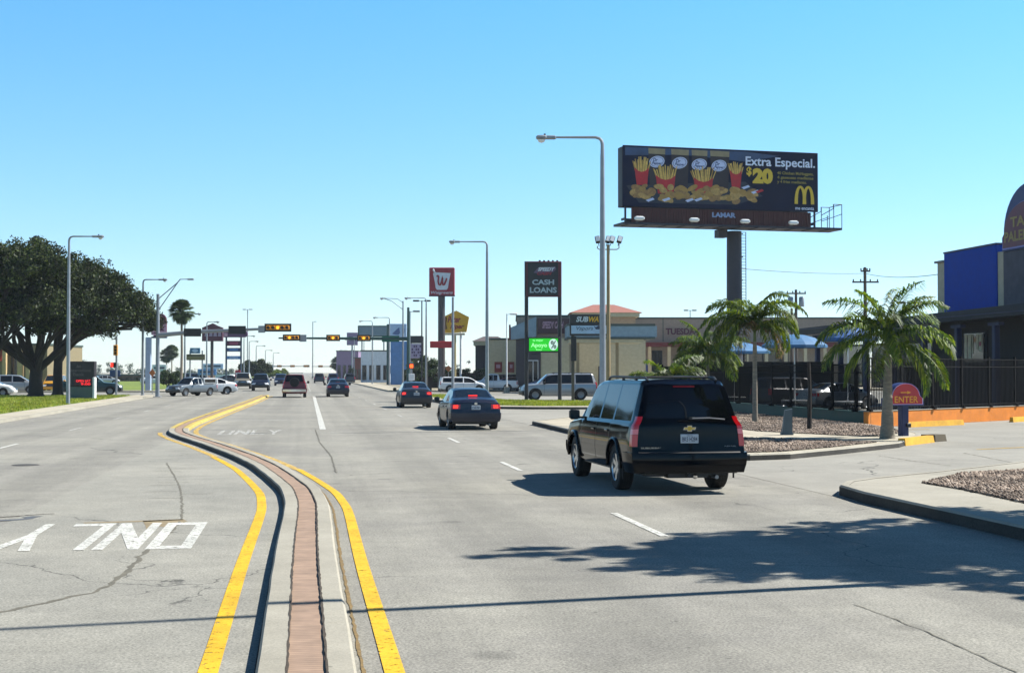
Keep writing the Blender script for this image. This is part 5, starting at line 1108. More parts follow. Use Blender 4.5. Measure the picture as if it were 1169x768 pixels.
for a, b, c, c2 in ((389, 394.7, maroon, mat('sign_rose', '#8d3a54', .5)), (397, 401.3, mat('sign_dark_blue', '#22406c', .5), blue_s), (406.3, 410, blue_s, pale_s)): p = MB(); p.bbox(x(259), x(274.6), -.15, .15, z(b), z(a), c, .03); p.box(x(262), x(272), -.16, -.15, z(b - 1.2), z(a + 1.2), c2); p.build('board', t)
t, x, z = sgn('twin_board_sign', 'small blue board above an olive board right of the fan palm', 222, 200)
p = MB(); p.tube([(x(217), 0, 0), (x(217), 0, z(400))], .1, galv, 8); p.tube([(x(231), 0, 0), (x(231), 0, z(400))], .1, galv, 8); p.build('pole', t); p = MB(); p.bbox(x(217), x(228.5), -.15, .15, z(403.5), z(397), mat('sign_teal', '#3a6a8a', .5), .03); p.slab(circ(x(223), z(400.2), .4, .25, 14), -.17, -.15, pale_s); p.build('upper_panel', t); p = MB(); p.bbox(x(213), x(234), -.15, .15, z(411), z(404.3), mat('sign_olive', '#4c4a2c', .5), .03); p.box(x(214), x(233), -.16, -.15, z(410), z(407), mat('sign_olive_light', '#6e6a3e', .5)); p.build('lower_panel', t)
for i, (x0, x1, y0, y1, Z, c, lab) in enumerate([(231, 255, 415, 421, 260, 'sign_pale_blue', 'pale blue billboard low behind the gabled sign'), (226, 247, 421, 428, 240, 'sign_blue', 'blue board low on the left behind the purple sign pole'), (174, 190, 416, 424, 250, 'sign_white', 'white board low behind the left signal mast'), (268.5, 274.5, 422.5, 431, 200, 'sign_red', 'small upright red sign below the two pole sign')]):
    t, x, z = sgn('board_sign', lab, (x0 + x1) / 2, Z, group=None)
    p = MB(); p.bbox(x(x0), x(x1), -.12, .12, z(y1), z(y0), MATS[c], .04); w_ = (x1 - x0) * .12; p.box(x(x0 + w_), x(x1 - w_), -.13, -.12, z(y0 + (y1 - y0) * .62), z(y0 + (y1 - y0) * .35), MATS['sign_navy'] if c != 'sign_red' else MATS['sign_white']); p.build('panel', t)
    for q_ in (x0 + 1.5, x1 - 1.5): p = MB(); p.tube([(x(q_), .05, 0), (x(q_), .05, z(y1))], .08, galv, 8); p.build('pole', t)
t, x, z = sgn('diamond_sign', 'orange diamond warning sign left of the round bush', 174, 135); p = MB(); p.slab([(x(170.5), z(425.5)), (x(174), z(420.5)), (x(177.5), z(425.5)), (x(174), z(430.5))], -.03, 0, MATS['orange_sign']); p.build('sign_plate', t); p = MB(); p.tube([(0, .03, 0), (0, .03, z(424))], .035, galv, 6); p.build('pole', t)
# bank sign
X_, Y_ = P(95, 104); t = thing('bank_sign', 'dark brown monument sign with a red message strip on the lawn', 'sign', (X_, Y_, .12), -YAW); k = 104 / F; x = lambda p_: (p_ - 95) * k; z = lambda p_: H(p_, 104) - .12
brn = mat('bank_sign_brown', '#1c1417', .5); p = MB(); p.bbox(x(78), x(109.3), -.3, .3, z(441), z(412.4), brn, .04); p.build('panel', t)
p = MB(); p.bbox(x(79), x(108.5), -.22, .22, 0, z(441), mat('bank_sign_base', '#4d5c56', .6), .03); p.build('base', t); p = MB(); p.bbox(x(107.3), x(110), -.34, .1, 0, z(430.5), white, .03); p.build('post', t)
tg = mat('dim_bronze_letters', '#4a4042', .5); p = MB(); p.text('International', x(81.5), x(105.5), z(424.3), z(421), -.31, tg, bold=.03); p.text('Bank', x(85), x(98), z(429), z(425.2), -.31, tg, bold=.03); p.slab([(x(88.5), z(419.5)), (x(90), z(416)), (x(91.5), z(418)), (x(93), z(416)), (x(94.5), z(419.5))], -.32, -.3, tg); p.build('lettering', t)
p = MB(); p.box(x(86), x(106), -.312, -.3, z(440), z(432.5), mat('dark_red_screen', '#38060c', .5)); p.text('OPEN SAT', x(88.5), x(105), z(436), z(433.3), -.32, mat('lit_red_text', '#e01a24', .4, var=0, emit=.7), bold=.03); p.text('9:00', x(94), x(105), z(439.5), z(436.7), -.32, MATS['lit_red_text'], bold=.03); p.build('message_screen', t)
# ================================================================== billboard
Zb = 106; BX, BY = P(825, Zb); kb = Zb / F
t = thing('billboard', 'huge fast food billboard with fries and soft drinks high on a dark steel post', 'billboard', (BX, BY, 0), -YAW + R(15)); x = lambda p_: (p_ - 823.5) * kb * 1.08; z = lambda p_: H(p_, Zb)
ad = mat('advert_navy', '#0a1330', .6, var=.3, scale=.25, spec=.2); stl = mat('billboard_steel', '#33323a', .6, .2); rust = mat('brown_apron', '#4d221c', .7, var=.2, scale=2)
p = MB(); p.tube([(x(843.5), 1.0, 0), (x(843.5), 1.0, z(262))], [.6, .54], stl, 20); p.build('post', t)
p = MB(); p.bbox(x(712.5), x(935), 0, .12, z(238.5), z(169.5), ad, .02); pn = p.build('panel', t)
p = MB(); p.bbox(x(712.5), x(930), 1.0, 1.1, z(238.5), z(171), dark, .02); p.build('back_panel', t)
p = MB()
for i in range(9): xx = x(716 + 27 * i); p.box(xx - .06, xx + .06, .14, .26, z(256), z(170.5), stl); p.box(xx - .05, xx + .05, .26, .98, z(252) - .08, z(252) + .08, stl)
p.box(x(722), x(932), 1.2, 1.6, z(256), z(250), stl); p.box(x(714) - .12, x(714) + .02, .15, 1.0, z(238), z(171), stl); p.build('frame', t)
p = MB(); n_ = 70
for i in range(n_): a = x(722 + 205 * i / n_); b = x(722 + 205 * (i + .82) / n_); p.box(a, b, .02, .09, z(257), z(239.3), rust)
p.box(x(722), x(927), .09, .11, z(257), z(239.3), rust); p.build('apron', t)
p = MB(); p.box(x(707), x(955), -1.1, 1.0, z(260.5), z(258), stl)
for i in range(12): xx = x(712 + 20.5 * i); p.box(xx - .04, xx + .04, -1.6, .2, z(261.5), z(260.3), stl)
for (a, b) in ((930, 955),):
    for q_ in (931, 938, 945.5, 955): p.tube([(x(q_), -1.05, z(258)), (x(q_), -1.05, z(244 if q_ < 945 else 231))], .03, stl, 6); p.tube([(x(q_), .9, z(258)), (x(q_), .9, z(244 if q_ < 945 else 231))], .03, stl, 6)
    for yy in (-1.05, .9): p.tube([(x(931), yy, z(244)), (x(945), yy, z(236)), (x(945), yy, z(231)), (x(955), yy, z(231))], .03, stl, 6); p.tube([(x(931), yy, z(251)), (x(955), yy, z(242))], .025, stl, 6)
    p.tube([(x(955), -1.05, z(231)), (x(955), .9, z(231))], .03, stl, 6)
p.build('catwalk', t)
for q_ in (721, 781, 838, 893): 
    p = MB(); p.tube([(x(q_), -.2, z(259)), (x(q_), -1.7, z(257.5)), (x(q_), -1.8, z(254))], .035, stl, 6); p.add([], [], stl); p.bbox(x(q_ - 5), x(q_ + 5), -2.0, -1.6, z(257), z(252.5), lens_clear, .08); p.build('floodlight', t)
p = MB()
for dx_ in (-.2, .2): p.tube([(x(856) + dx_, 1.3, 2.6), (x(856) + dx_, 1.3, z(262))], .03, stl, 6)
for i in range(46): zz = 2.8 + i * .22; p.tube([(x(856) - .2, 1.3, zz), (x(856) + .2, 1.3, zz)], .018, stl, 4) if zz < z(262) else None
for i in range(4): p.box(x(850), x(855.5), 1.28, 1.32, z(345 - 27 * i) - .04, z(345 - 27 * i) + .04, stl)
p.build('ladder', t)
p = MB(); p.box(x(822), x(832), .4, 1.2, z(270), z(261), stl); p.build('junction_box', t)
# artwork: flat printed shapes
yl = [-.004]
def ly(): yl[0] -= .0004; return yl[0]
aw = MB(); cup = mat('advert_cup', '#241318', .5, var=.2, scale=2); cup_top = mat('advert_cup_top', '#8f8160', .5, var=.2, scale=2); fry = mat('advert_fries', '#d0aa52', .5, var=.3, scale=4); fry2 = mat('advert_fries_dark', '#a57f38', .5, var=.2); ctn = mat('advert_carton', '#b5161f', .5, var=.2, scale=2); nug = mat('advert_nuggets', '#97703a', .5, var=.35, scale=5); nug2 = mat('advert_nuggets_light', '#b5904c', .5, var=.3, scale=5); ov = mat('advert_oval', '#c2cbe6', .5, var=.1); ovb = mat('advert_oval_ink', '#26376e', .5); aw_y = mat('advert_yellow', '#d6b42c', .5, var=.05); aw_w = mat('advert_white', '#d3dcec', .5, var=.05); dy = mat('advert_small_yellow', '#857a2e', .5); glow = mat('advert_slate', '#2c4468', .5, var=.3, scale=1)
def poly(pts, m): y = ly(); aw.add([(x(a), y, z(b)) for a, b in pts][::-1], [tuple(range(len(pts)))[::-1]], m)
poly([(715, 171.5), (850, 171.5), (890, 175.0), (850, 183), (780, 178), (715, 181)], glow)
poly([(716, 215), (850, 206), (870, 222), (840, 233), (730, 234)], mat('advert_tray', '#1d2233', .5, var=.3, scale=1))
rr = random.Random(5)
for (cx, w_) in ((750, 19), (776, 20), (798, 18), (821, 22)):
    poly([(cx - w_ / 2, 173), (cx + w_ / 2, 173), (cx + w_ / 2 - 1.5, 214), (cx - w_ / 2 + 1.5, 214)], cup); poly([(cx - w_ / 2, 171.8), (cx + w_ / 2, 172.2), (cx + w_ / 2 - .3, 178.5), (cx - w_ / 2 + .3, 178.2)], cup_top)
for (cx, cy) in ((750, 187), (775.5, 187.3), (797.5, 188.3), (820, 188.8)):
    poly([(cx + 8.6 * math.cos(a), cy - 6.6 * math.sin(a) - math.cos(a) * 1.2) for a in np.linspace(0, 6.2, 22)], ov); poly([(cx + 7.4 * math.cos(a), cy - 5.5 * math.sin(a) - math.cos(a) * 1.0) for a in np.linspace(0, 6.2, 22)], ovb); poly([(cx + 6.9 * math.cos(a), cy - 5.1 * math.sin(a) - math.cos(a) * 1.0) for a in np.linspace(0, 6.2, 22)], ov)
    y = ly(); aw.text('Dr', x(cx - 4.5), x(cx + 1), z(cy), z(cy - 4), y, ovb, bold=.03, shear=.3); aw.text('Pepper', x(cx - 5.6), x(cx + 5.6), z(cy + 4), z(cy + .2), ly(), ovb, bold=.03, shear=.3)
for (cx, ft, ct, cb, w_) in ((733, 182, 194, 214, 16), (759.5, 190, 202, 223, 22), (802, 190, 203, 224, 22), (839, 183, 193, 214, 14)):
    for i in range(17):
        u = i / 16; a = cx - w_ * .62 + w_ * 1.24 * u + rr.uniform(-1, 1); hh = ft + abs(u - .5) * 5 + rr.uniform(-1, 4); b = cx - w_ * .4 + w_ * .8 * u
        poly([(a - .6, hh), (a + .6, hh - .4), (b + .7, ct + 6), (b - .7, ct + 6)], fry if i % 3 else fry2)
    poly([(cx - w_ / 2, ct), (cx - w_ / 4, ct + 4), (cx, ct + 5.2), (cx + w_ / 4, ct + 4), (cx + w_ / 2, ct), (cx + w_ / 2 - 2, cb), (cx - w_ / 2 + 2.5, cb)], ctn)
for i in range(84):
    a = rr.uniform(722, 862); b = 224 + rr.uniform(-9, 6) - (3 if a > 845 else 0); w_ = rr.uniform(3.5, 6.8); h_ = rr.uniform(2.2, 4); th = rr.uniform(-.6, .6)
    poly([(a + w_ * math.cos(q_) * math.cos(th) - h_ * math.sin(q_) * math.sin(th), b - w_ * math.cos(q_) * math.sin(th) - h_ * math.sin(q_) * math.cos(th)) for q_ in np.linspace(0, 5.9, 12)], (nug, nug2, fry2)[i % 3])
for (a, b, c) in ((742, 231, ov), (760, 230, ov), (786, 230, ov), (796, 229, ov), (850, 213, ov), (861, 218, ov), (866, 217, ctn)): poly([(a - 5, b), (a + 3, b - 3), (a + 5, b - 1), (a - 2, b + 2)], c)
aw.text('Extra Especial.', x(850), x(931), z(190.6), z(177), ly(), aw_w, bold=.022); aw.text('$', x(851), x(857), z(200), z(189), ly(), aw_y, bold=.04); aw.text('20', x(858), x(881.5), z(208), z(190), ly(), aw_y, bold=.07)
for i, tx in enumerate(('40 Chicken McNuggets,', '4 gaseosas medianas', 'y 4 fries medianas.')): aw.text(tx, x(886.5), x(929 if i < 2 else 921), z(197.3 + 5 * i), z(192.9 + 5 * i), ly(), dy, bold=.03)
for x0 in (913.3, 922.7):
    pp = [(x(x0 + 4.9 * math.cos(a)), 0, z(230 - 20 * math.sin(a) ** .8)) for a in np.linspace(0, math.pi, 15)]; y = ly() - .03; L_ = []; 
    for i, (a, _, b) in enumerate(pp):
        tw = .085 + .05 * abs(i - 7) / 7; L_.append((a, b, tw))
    dirs = np.gradient(np.array([[q_[0], q_[1]] for q_ in L_]), axis=0); nn = np.column_stack([-dirs[:, 1], dirs[:, 0]]); nn /= np.linalg.norm(nn, axis=1)[:, None]
    vs = []
    for i, (a, b, tw) in enumerate(L_): vs += [(a + nn[i, 0] * tw, y, b + nn[i, 1] * tw), (a - nn[i, 0] * tw, y, b - nn[i, 1] * tw)]
    aw.add(vs, [(2 * i, 2 * i + 1, 2 * i + 3, 2 * i + 2) for i in range(14)], aw_y)
aw.text('me encanta', x(907.5), x(929.5), z(236.6), z(233.2), ly(), aw_w, bold=.02); aw.build('artwork', pn)
p = MB(); p.text('LAMAR', x(812), x(839), z(248), z(242.3), -.01, mat('dull_lamp_white', '#8fa0c0', .5), bold=.05); p.build('company_lettering', t)

# ================================================================== restaurant on the right
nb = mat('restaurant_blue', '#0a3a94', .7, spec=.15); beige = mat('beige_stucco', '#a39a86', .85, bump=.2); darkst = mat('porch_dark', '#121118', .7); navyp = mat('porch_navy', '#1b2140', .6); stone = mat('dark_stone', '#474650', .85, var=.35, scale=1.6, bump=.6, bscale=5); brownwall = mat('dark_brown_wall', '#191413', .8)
def wx(px, X): # y on the vertical plane x = X seen at that pixel column
    a = (px - 584.5) / F; Z = X / (a * math.cos(YAW) + math.sin(YAW)); return -a * Z * math.sin(YAW) + Z * math.cos(YAW), Z
t = thing('restaurant', 'restaurant with a blue parapet panel and long dark porch behind the fence', 'building', (34.05, 61.6, 0)); t.scale = (1.12, 1.12, 1.095); X0 = 30.4
def yy(px): return wx(px, X0)[0] - 55
def hz(py, px): return H(py, wx(px, X0)[1])
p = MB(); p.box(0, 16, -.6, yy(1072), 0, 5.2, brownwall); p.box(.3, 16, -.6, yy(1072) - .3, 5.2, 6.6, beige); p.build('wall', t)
p = MB(); p.box(-.05, .6, yy(1081), yy(1072), 4.6, 7.2, beige); p.box(-.2, .65, yy(1081) - .02, yy(1072) + .05, 7.2, 7.3, mat('grey_coping', '#6d6a66', .6)); p.build('parapet', t); p = MB(); p.box(-.05, .6, yy(1148), yy(1136), 4.6, 7.25, beige); p.build('parapet', t)
p = MB(); p.bbox(-.12, .3, yy(1141), yy(1081), 4.6, 7.6, nb, .02); p.box(-.15, .33, yy(1141) - .02, yy(1081) + .02, 7.6, 7.68, mat('dark_blue_trim', '#151b38', .5)); p.build('blue_panel', t)
p = MB(); p.bbox(-.08, 3.2, -.55, yy(1148), 4.6, 7.2, stone, .02); p.build('stone_tower', t)
# arched sign
sp = MB(); Ys = lambda px: yy(px); yc = 4.5
M = Matrix(((0, 0, -1, 0), (-1, 0, 0, 0), (0, 1, 0, 0), (0, 0, 0, 1)))
def arch(w, h0, h1, zb, m, x0, x1, mb):
    """front facing -x: outline in (y,z)"""
    yc_ = Ys(1147) - 2.35 - .15; pts = [(yc_ + w, zb), (yc_ + w, zb + h0), (yc_ + w * .93, zb + h0 + .15)] + [(yc_ + w * .93 * math.cos(a), zb + h0 + .15 + (h1 - h0 - .15) * math.sin(a)) for a in np.linspace(.12, math.pi - .12, 19)] + [(yc_ - w * .93, zb + h0 + .15), (yc_ - w, zb + h0), (yc_ - w, zb)]
    n = len(pts); vs = [(x0, a, b) for a, b in pts] + [(x1, a, b) for a, b in pts]
    mb.add(vs, [tuple(range(n)), tuple(range(2 * n - 1, n - 1, -1))] + [(i, n + i, n + (i + 1) % n, (i + 1) % n) for i in range(n)], m); return yc_
s_ = thing('restaurant_sign', 'arched red and blue TACO PALENQUE sign on the stone tower at the right edge', 'sign', (34.05, 61.6, 7.9)); s_.scale = (1.12, 1.12, 1.12)
p = MB(); arch(2.35, .6, 2.75, 0, mat('sign_deep_blue', '#16245c', .5), -.16, .1, p); p.build('back_board', s_)
p = MB(); arch(2.2, .55, 1.95, .06, mat('lavender_trim', '#7d80c4', .5), -.22, -.17, p); yc_ = arch(2.1, .5, 1.86, .12, mat('sign_plum_red', '#5c1f33', .5), -.26, -.22, p); p.build('panel', s_)
p = MB(); Mt = Matrix(((0, 1, 0, 0), (-1, 0, 0, 0), (0, 0, 1, 0), (0, 0, 0, 1))); gold_t = mat('sign_gold_letters', '#8a7430', .5)
p.text('TACO', -1.35, 1.35, .95, 1.4, -.28, gold_t, bold=.03, M=Matrix.Translation((0, yc_, 0)) @ Mt); p.text('PALENQUE', -1.9, 1.9, .26, .8, -.28, gold_t, bold=.03, M=Matrix.Translation((0, yc_, 0)) @ Mt); p.build('lettering', s_)
# porch
p = MB(); xe = -2.0
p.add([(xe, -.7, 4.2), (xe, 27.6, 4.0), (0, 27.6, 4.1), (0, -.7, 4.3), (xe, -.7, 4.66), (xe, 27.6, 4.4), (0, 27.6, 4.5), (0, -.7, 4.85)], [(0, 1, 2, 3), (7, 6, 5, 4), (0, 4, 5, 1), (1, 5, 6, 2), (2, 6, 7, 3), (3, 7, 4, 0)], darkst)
p.box(xe - .05, xe - .004, -.7, 27.6, 4.33, 4.37, navyp)
p.build('porch_roof', t)
for i in range(8): yv = -.4 + 3.6 * i; p = MB(); p.bbox(xe + .25, xe + .5, yv - .13, yv + .13, 0, 3.98, navyp, .02); p.box(xe + .25, xe + .5, yv - .5, yv + .5, 3.85, 3.98, navyp); p.build('post', t)
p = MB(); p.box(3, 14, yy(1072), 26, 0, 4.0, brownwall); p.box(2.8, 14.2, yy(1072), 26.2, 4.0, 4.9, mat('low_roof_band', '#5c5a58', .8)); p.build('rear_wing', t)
wf = MB(); wf.box(-.06, -.02, yy(1128), yy(1101), 2.2, 3.75, darkst); wo = wf.build('window', t); q = MB(); q.box(-.08, -.065, yy(1126.5), yy(1102.5), 2.3, 3.65, glass_lite); refl_m = mat('cream_reflection', '#b0a488', .7, var=.3, scale=3)
for a, b, c in ((1103.5, 1106, 2.5), (1107.5, 1111, 2.1 + .35), (1112, 1113, 2.7), (1117, 1119, 2.9), (1119.8, 1123, 2.8)): q.box(-.1, -.085, yy(b), yy(a), c, 3.6, refl_m)  # cream strips paint bright reflections onto the glass
q.box(-.105, -.1, yy(1122.5), yy(1120.2), 3.05, 3.25, red_s); q.build('pane', wo)
for yv in (13, 17.5, 22): wf = MB(); wf.box(-.06, -.02, yv, yv + 3.2, 1.0, 3.4, darkst); wo = wf.build('window', t); q = MB(); q.box(-.075, -.065, yv + .1, yv + 3.1, 1.1, 3.3, glass_lite); q.build('pane', wo)
# low walls and fence
gw = mat('dark_green_paint', '#0f4038', .6, var=.2); ow = mat('orange_paint', '#c9751c', .65, var=.15, scale=2); fence_m = mat('fence_black', '#08080a', .8, spec=.15)
def wall(name, label, a, b, h, th, m, cap=None, z0=0.0):
    a = Vector(a); b = Vector(b); L_ = (b - a).length; mb = MB(); mb.bbox(0, L_, 0, th, 0, h, m, .012)
    if cap: mb.box(-.01, L_ + .01, -.02, th + .02, h + .002, h + .03, cap)
    return tag(mb.build(name, loc=(a.x, a.y, z0), rz=math.atan2((b - a).y, (b - a).x)), label, 'wall')
wall('low_wall', 'low dark green wall under the black fence, beside the gravel bed', (20.2, 81), (20.4, 51.5), .58, .2, gw)
wall('low_wall', 'low orange wall under the black fence, beside the car park', (20.45, 51.4), (33.4, 61.5), .58, .2, ow, conc)
def fence(label, a, b, z0, h):
    a = Vector(a); b = Vector(b); L_ = (b - a).length; t = thing('metal_fence', label, 'fence', (a.x, a.y, z0), math.atan2((b - a).y, (b - a).x), 'black picket fence around the restaurant')
    for zz in (.08, h - .35, h - .05): r = MB(); r.box(0, L_, -.02, .02, zz, zz + .04, fence_m); r.build('rail', t)
    p = MB(); n_ = int(L_ / .115)
    for i in range(n_): xx = i * .115; p.box(xx - .012, xx + .012, -.012, .012, .02, h, fence_m)
    p.build('pickets', t)
    for i in range(int(L_ / 2.4) + 1): q = MB(); xx = i * 2.4; q.box(xx - .04, xx + .04, -.04, .04, 0, h + .1, fence_m); q.box(xx - .07, xx + .07, -.15, .05, -.03, .06, fence_m); q.build('post', t)
fence('black metal fence on the green wall, running away along the patio', (20.1, 81), (20.3, 51.7), .59, 1.75); fence('black metal fence on the orange wall, running right past the ENTER sign', (20.5, 51.5), (33.4, 61.6), .62, 1.95)
# parking stops
ys_m = mat('stop_yellow', '#c7951f', .7, var=.2, scale=3)
def stop(label, a, b, h=.15, w=.18, cat='parking stop', m=ys_m):
    a = Vector(a); b = Vector(b); L_ = (b - a).length; mb = MB(); mb.box(0, L_, 0, w, 0, h, m, taper=.03); return tag(mb.build('parking_stop', loc=(a.x, a.y, .006), rz=math.atan2((b - a).y, (b - a).x)), label, cat, 'yellow parking stops')
stop('long yellow concrete parking stop against the orange wall right of the ENTER sign', G(1037, 488), G(1101, 485), .2); stop('yellow parking stop against the orange wall at the right edge', G(1157, 482), G(1200, 479), .2)
stop('short orange yellow kerb block at the foot of the ENTER sign', G(1034, 509), G(1067, 505), .2, .25); stop('dark unpainted end of the kerb block right of the ENTER sign post', G(1068, 504.5), G(1081, 503.5), .2, .5, m=mat('dirty_kerb', '#4c4434', .9))
g = MB(); a, b = G(998, 491.5), G(1062, 490); line([a, b], .14, yellow_line, .155 * 0 + .012) ; struct('kerb_line', g)
# ENTER sign
X_, Y_ = G(1033.5, 503, .0); t = thing('enter_sign', 'red and blue arched ENTER sign with an arrow on a blue post', 'sign', (X_, Y_, 0), -YAW + R(22)); k = 43.6 / F
p = MB(); p.bbox(-.12, .12, -.02, .2, 0, 1.1, mat('post_navy', '#151d4a', .5), .015); p.bbox(.02, .16, -.08, .0, .4, .52, dark, .01); p.build('post', t)
def es(w, h0, h1, zb):
    w *= 1.17
    return [(-w, zb), (w, zb), (w, zb + h0), (w * .86, zb + h0 + .06)] + [(w * .82 * math.cos(a), zb + h0 + .06 + (h1 - h0 - .06) * math.sin(a)) for a in np.linspace(.1, math.pi - .1, 15)] + [(-w * .86, zb + h0 + .06), (-w, zb + h0)]
p = MB(); p.slab(es(.56, .2, .68, 1.04), -.03, .27, MATS['sign_deep_blue']); p.build('cabinet', t)
p = MB(); p.slab(es(.52, .18, .63, 1.07), -.045, -.03, mat('enter_lavender', '#b0a0d0', .5)); p.slab(es(.495, .17, .60, 1.09), -.055, -.045, mat('enter_red', '#9c141c', .45)); p.build('panel', t)
p = MB(); eg = mat('enter_yellow', '#c98a1c', .5); p.text('ENTER', -.42, .42, 1.13, 1.32, -.065, eg, bold=.015); p.slab([(-.2, 1.415), (.04, 1.415), (.04, 1.385), (.17, 1.43), (.04, 1.475), (.04, 1.445), (-.2, 1.445)], -.063, -.055, eg); p.build('lettering', t)
X_, Y_ = G(899, 496, .15); p = MB(); pg = mat('pedestal_blue_grey', '#46545c', .65); p.prism([(-.2, -.16), (.16, -.16), (.16, .16), (-.2, .16)], 0, .06, pg); p.add([(-.17, -.13, .06), (.13, -.13, .06), (.13, .13, .06), (-.17, .13, .06), (-.08, -.1, .74), (.14, -.1, .78), (.14, .1, .78), (-.08, .1, .74)], [(4, 5, 6, 7), (0, 1, 5, 4), (1, 2, 6, 5), (2, 3, 7, 6), (3, 0, 4, 7)], pg); tag(p.build('utility_pedestal', loc=(X_, Y_, .15), rz=-.2), 'blue grey utility pedestal standing on the gravel left of the bare trunk', 'utility box')
# umbrellas with tables
ub = mat('umbrella_blue', '#32658e', .7, var=.08); ub2 = mat('umbrella_deep_blue', '#2d5a94', .7, var=.08); und = mat('umbrella_underside', '#3c6e94', .8)
def umbrella(px, Z, top, edge, w, label, m):
    X_, Y_ = P(px, Z); t = thing('patio_umbrella', label, 'umbrella', (X_, Y_, 0), 0, 'blue umbrellas on the patio'); zt, ze = H(top, Z), H(edge, Z); r = w * Z / F / 2
    p = MB(); p.lathe([(.3, 0), (.28, .06), (.05, .1)], dark, 12); p.tube([(0, 0, .05), (0, 0, zt)], .03, white, 8); p.build('pole', t)
    p = MB(); n = 16; rows = []
    for u in (.02, .3, .6, .85, 1.0, 1.0): zz = ze + (zt - ze) * (1 - u ** 2.2); rows.append([(r * u * math.cos(2 * math.pi * i / n) * (1 if i % 2 == 0 else .975), r * u * math.sin(2 * math.pi * i / n) * (1 if i % 2 == 0 else .975), zz) for i in range(n + 1)])
    rows[-1] = [(a, b, c - .12) for a, b, c in rows[-1]]; p.grid(rows, m, False); p.build('canopy', t)
    p = MB()
    for i in range(8): a = 2 * math.pi * i / 8; p.tube([(0, 0, ze + .05), (r * .55 * math.cos(a), r * .55 * math.sin(a), ze + (zt - ze) * .68)], .012, white, 4)
    p.build('ribs', t)
    tt = thing('patio_table', 'round patio table under the ' + {907: 'middle', 968: 'deep blue right', 838: 'left'}[px] + ' umbrella behind the fence', 'table', (X_, Y_, 0), 0, 'patio tables'); q = MB(); q.lathe([(.0, .76), (.6, .76), (.6, .72), (0, .72)], white, 20, Matrix.Translation((0, 0, 0))); q.build('table_top', tt)
    for i in range(3): a = i * 2.1; q = MB(); q.tube([(.1 * math.cos(a), .1 * math.sin(a), .72), (.4 * math.cos(a), .4 * math.sin(a), 0)], .02, dark, 6); q.build('leg', tt)
umbrella(907, 67, 381.5, 394, 76, 'pale blue patio umbrella between the slender tree and the big palm', ub); umbrella(968, 64, 373, 386, 68, 'deeper blue patio umbrella behind the left fronds of the big palm', ub2); umbrella(838, 76, 390, 401, 84, 'blue umbrella lowest and farthest left, behind the slender tree', ub)
# utility poles and wires
wood = mat('pole_wood', '#4a4038', .9, var=.25, scale=4)
def upole(px, Z, top, arms, label, transf=False):
    X_, Y_ = P(px, Z); t = thing('utility_pole', label, 'utility pole', (X_, Y_, 0), -YAW, 'wooden utility poles'); k = Z / F; p = MB(); p.tube([(0, 0, 0), (0, 0, H(top, Z))], [.2, .13], wood, 9); p.build('pole', t)
    for (py, w) in arms:
        q = MB(); q.box(-w * k / 2, w * k / 2, -.22, -.1, H(py, Z) - .07, H(py, Z) + .07, wood)
        for s_ in (-1, -.4, .4, 1): q.lathe([(.05, 0), (.07, .1), (.03, .2), (0, .2)], dark, 8, Matrix.Translation((s_ * w * k * .46, -.16, H(py, Z) + .07)))
        q.build('crossarm', t)
    if transf:
        for s_ in (-1, 1): q = MB(); q.lathe([(0, 0), (.26, .0), (.28, .1), (.28, .9), (.2, 1.0), (0, 1.02)], galv, 14, Matrix.Translation((s_ * 6.3 * k, -.05, H(350, Z)))); q.build('transformer', t)
    return t
upole(988, 132, 305, [(322, 30), (309.5, 11)], 'tall utility pole with a wide crossarm above the big palm'); upole(909, 150, 330.5, [(335, 22)], 'utility pole carrying two grey transformers right of the billboard post', True); upole(904, 156, 352, [(360, 6)], 'shorter thin pole just left of the pole with two transformers')
def wire(name, label, a, b, sag):
    pts = [(a[0] + (b[0] - a[0]) * u, a[1] + (b[1] - a[1]) * u, a[2] + (b[2] - a[2]) * u - sag * 4 * u * (1 - u)) for u in np.linspace(0, 1, 22)]; p = MB(); p.tube([tuple(Vector(q) - Vector(pts[0])) for q in pts], .022, black, 5); tag(p.build(name, loc=pts[0]), label, 'wire')
a = P(841, 108); b = P(1082, 118); c = P(988, 132); wire('overhead_wire', 'thin overhead wire running from the billboard post to the tall utility pole', (*a, H(306, 108)), (*c, H(312, 132)), .15); wire('overhead_wire', 'thin overhead wire from the tall utility pole to the blue wall', (*c, H(312, 132)), (*P(1085, 80), H(311, 80)), .3)

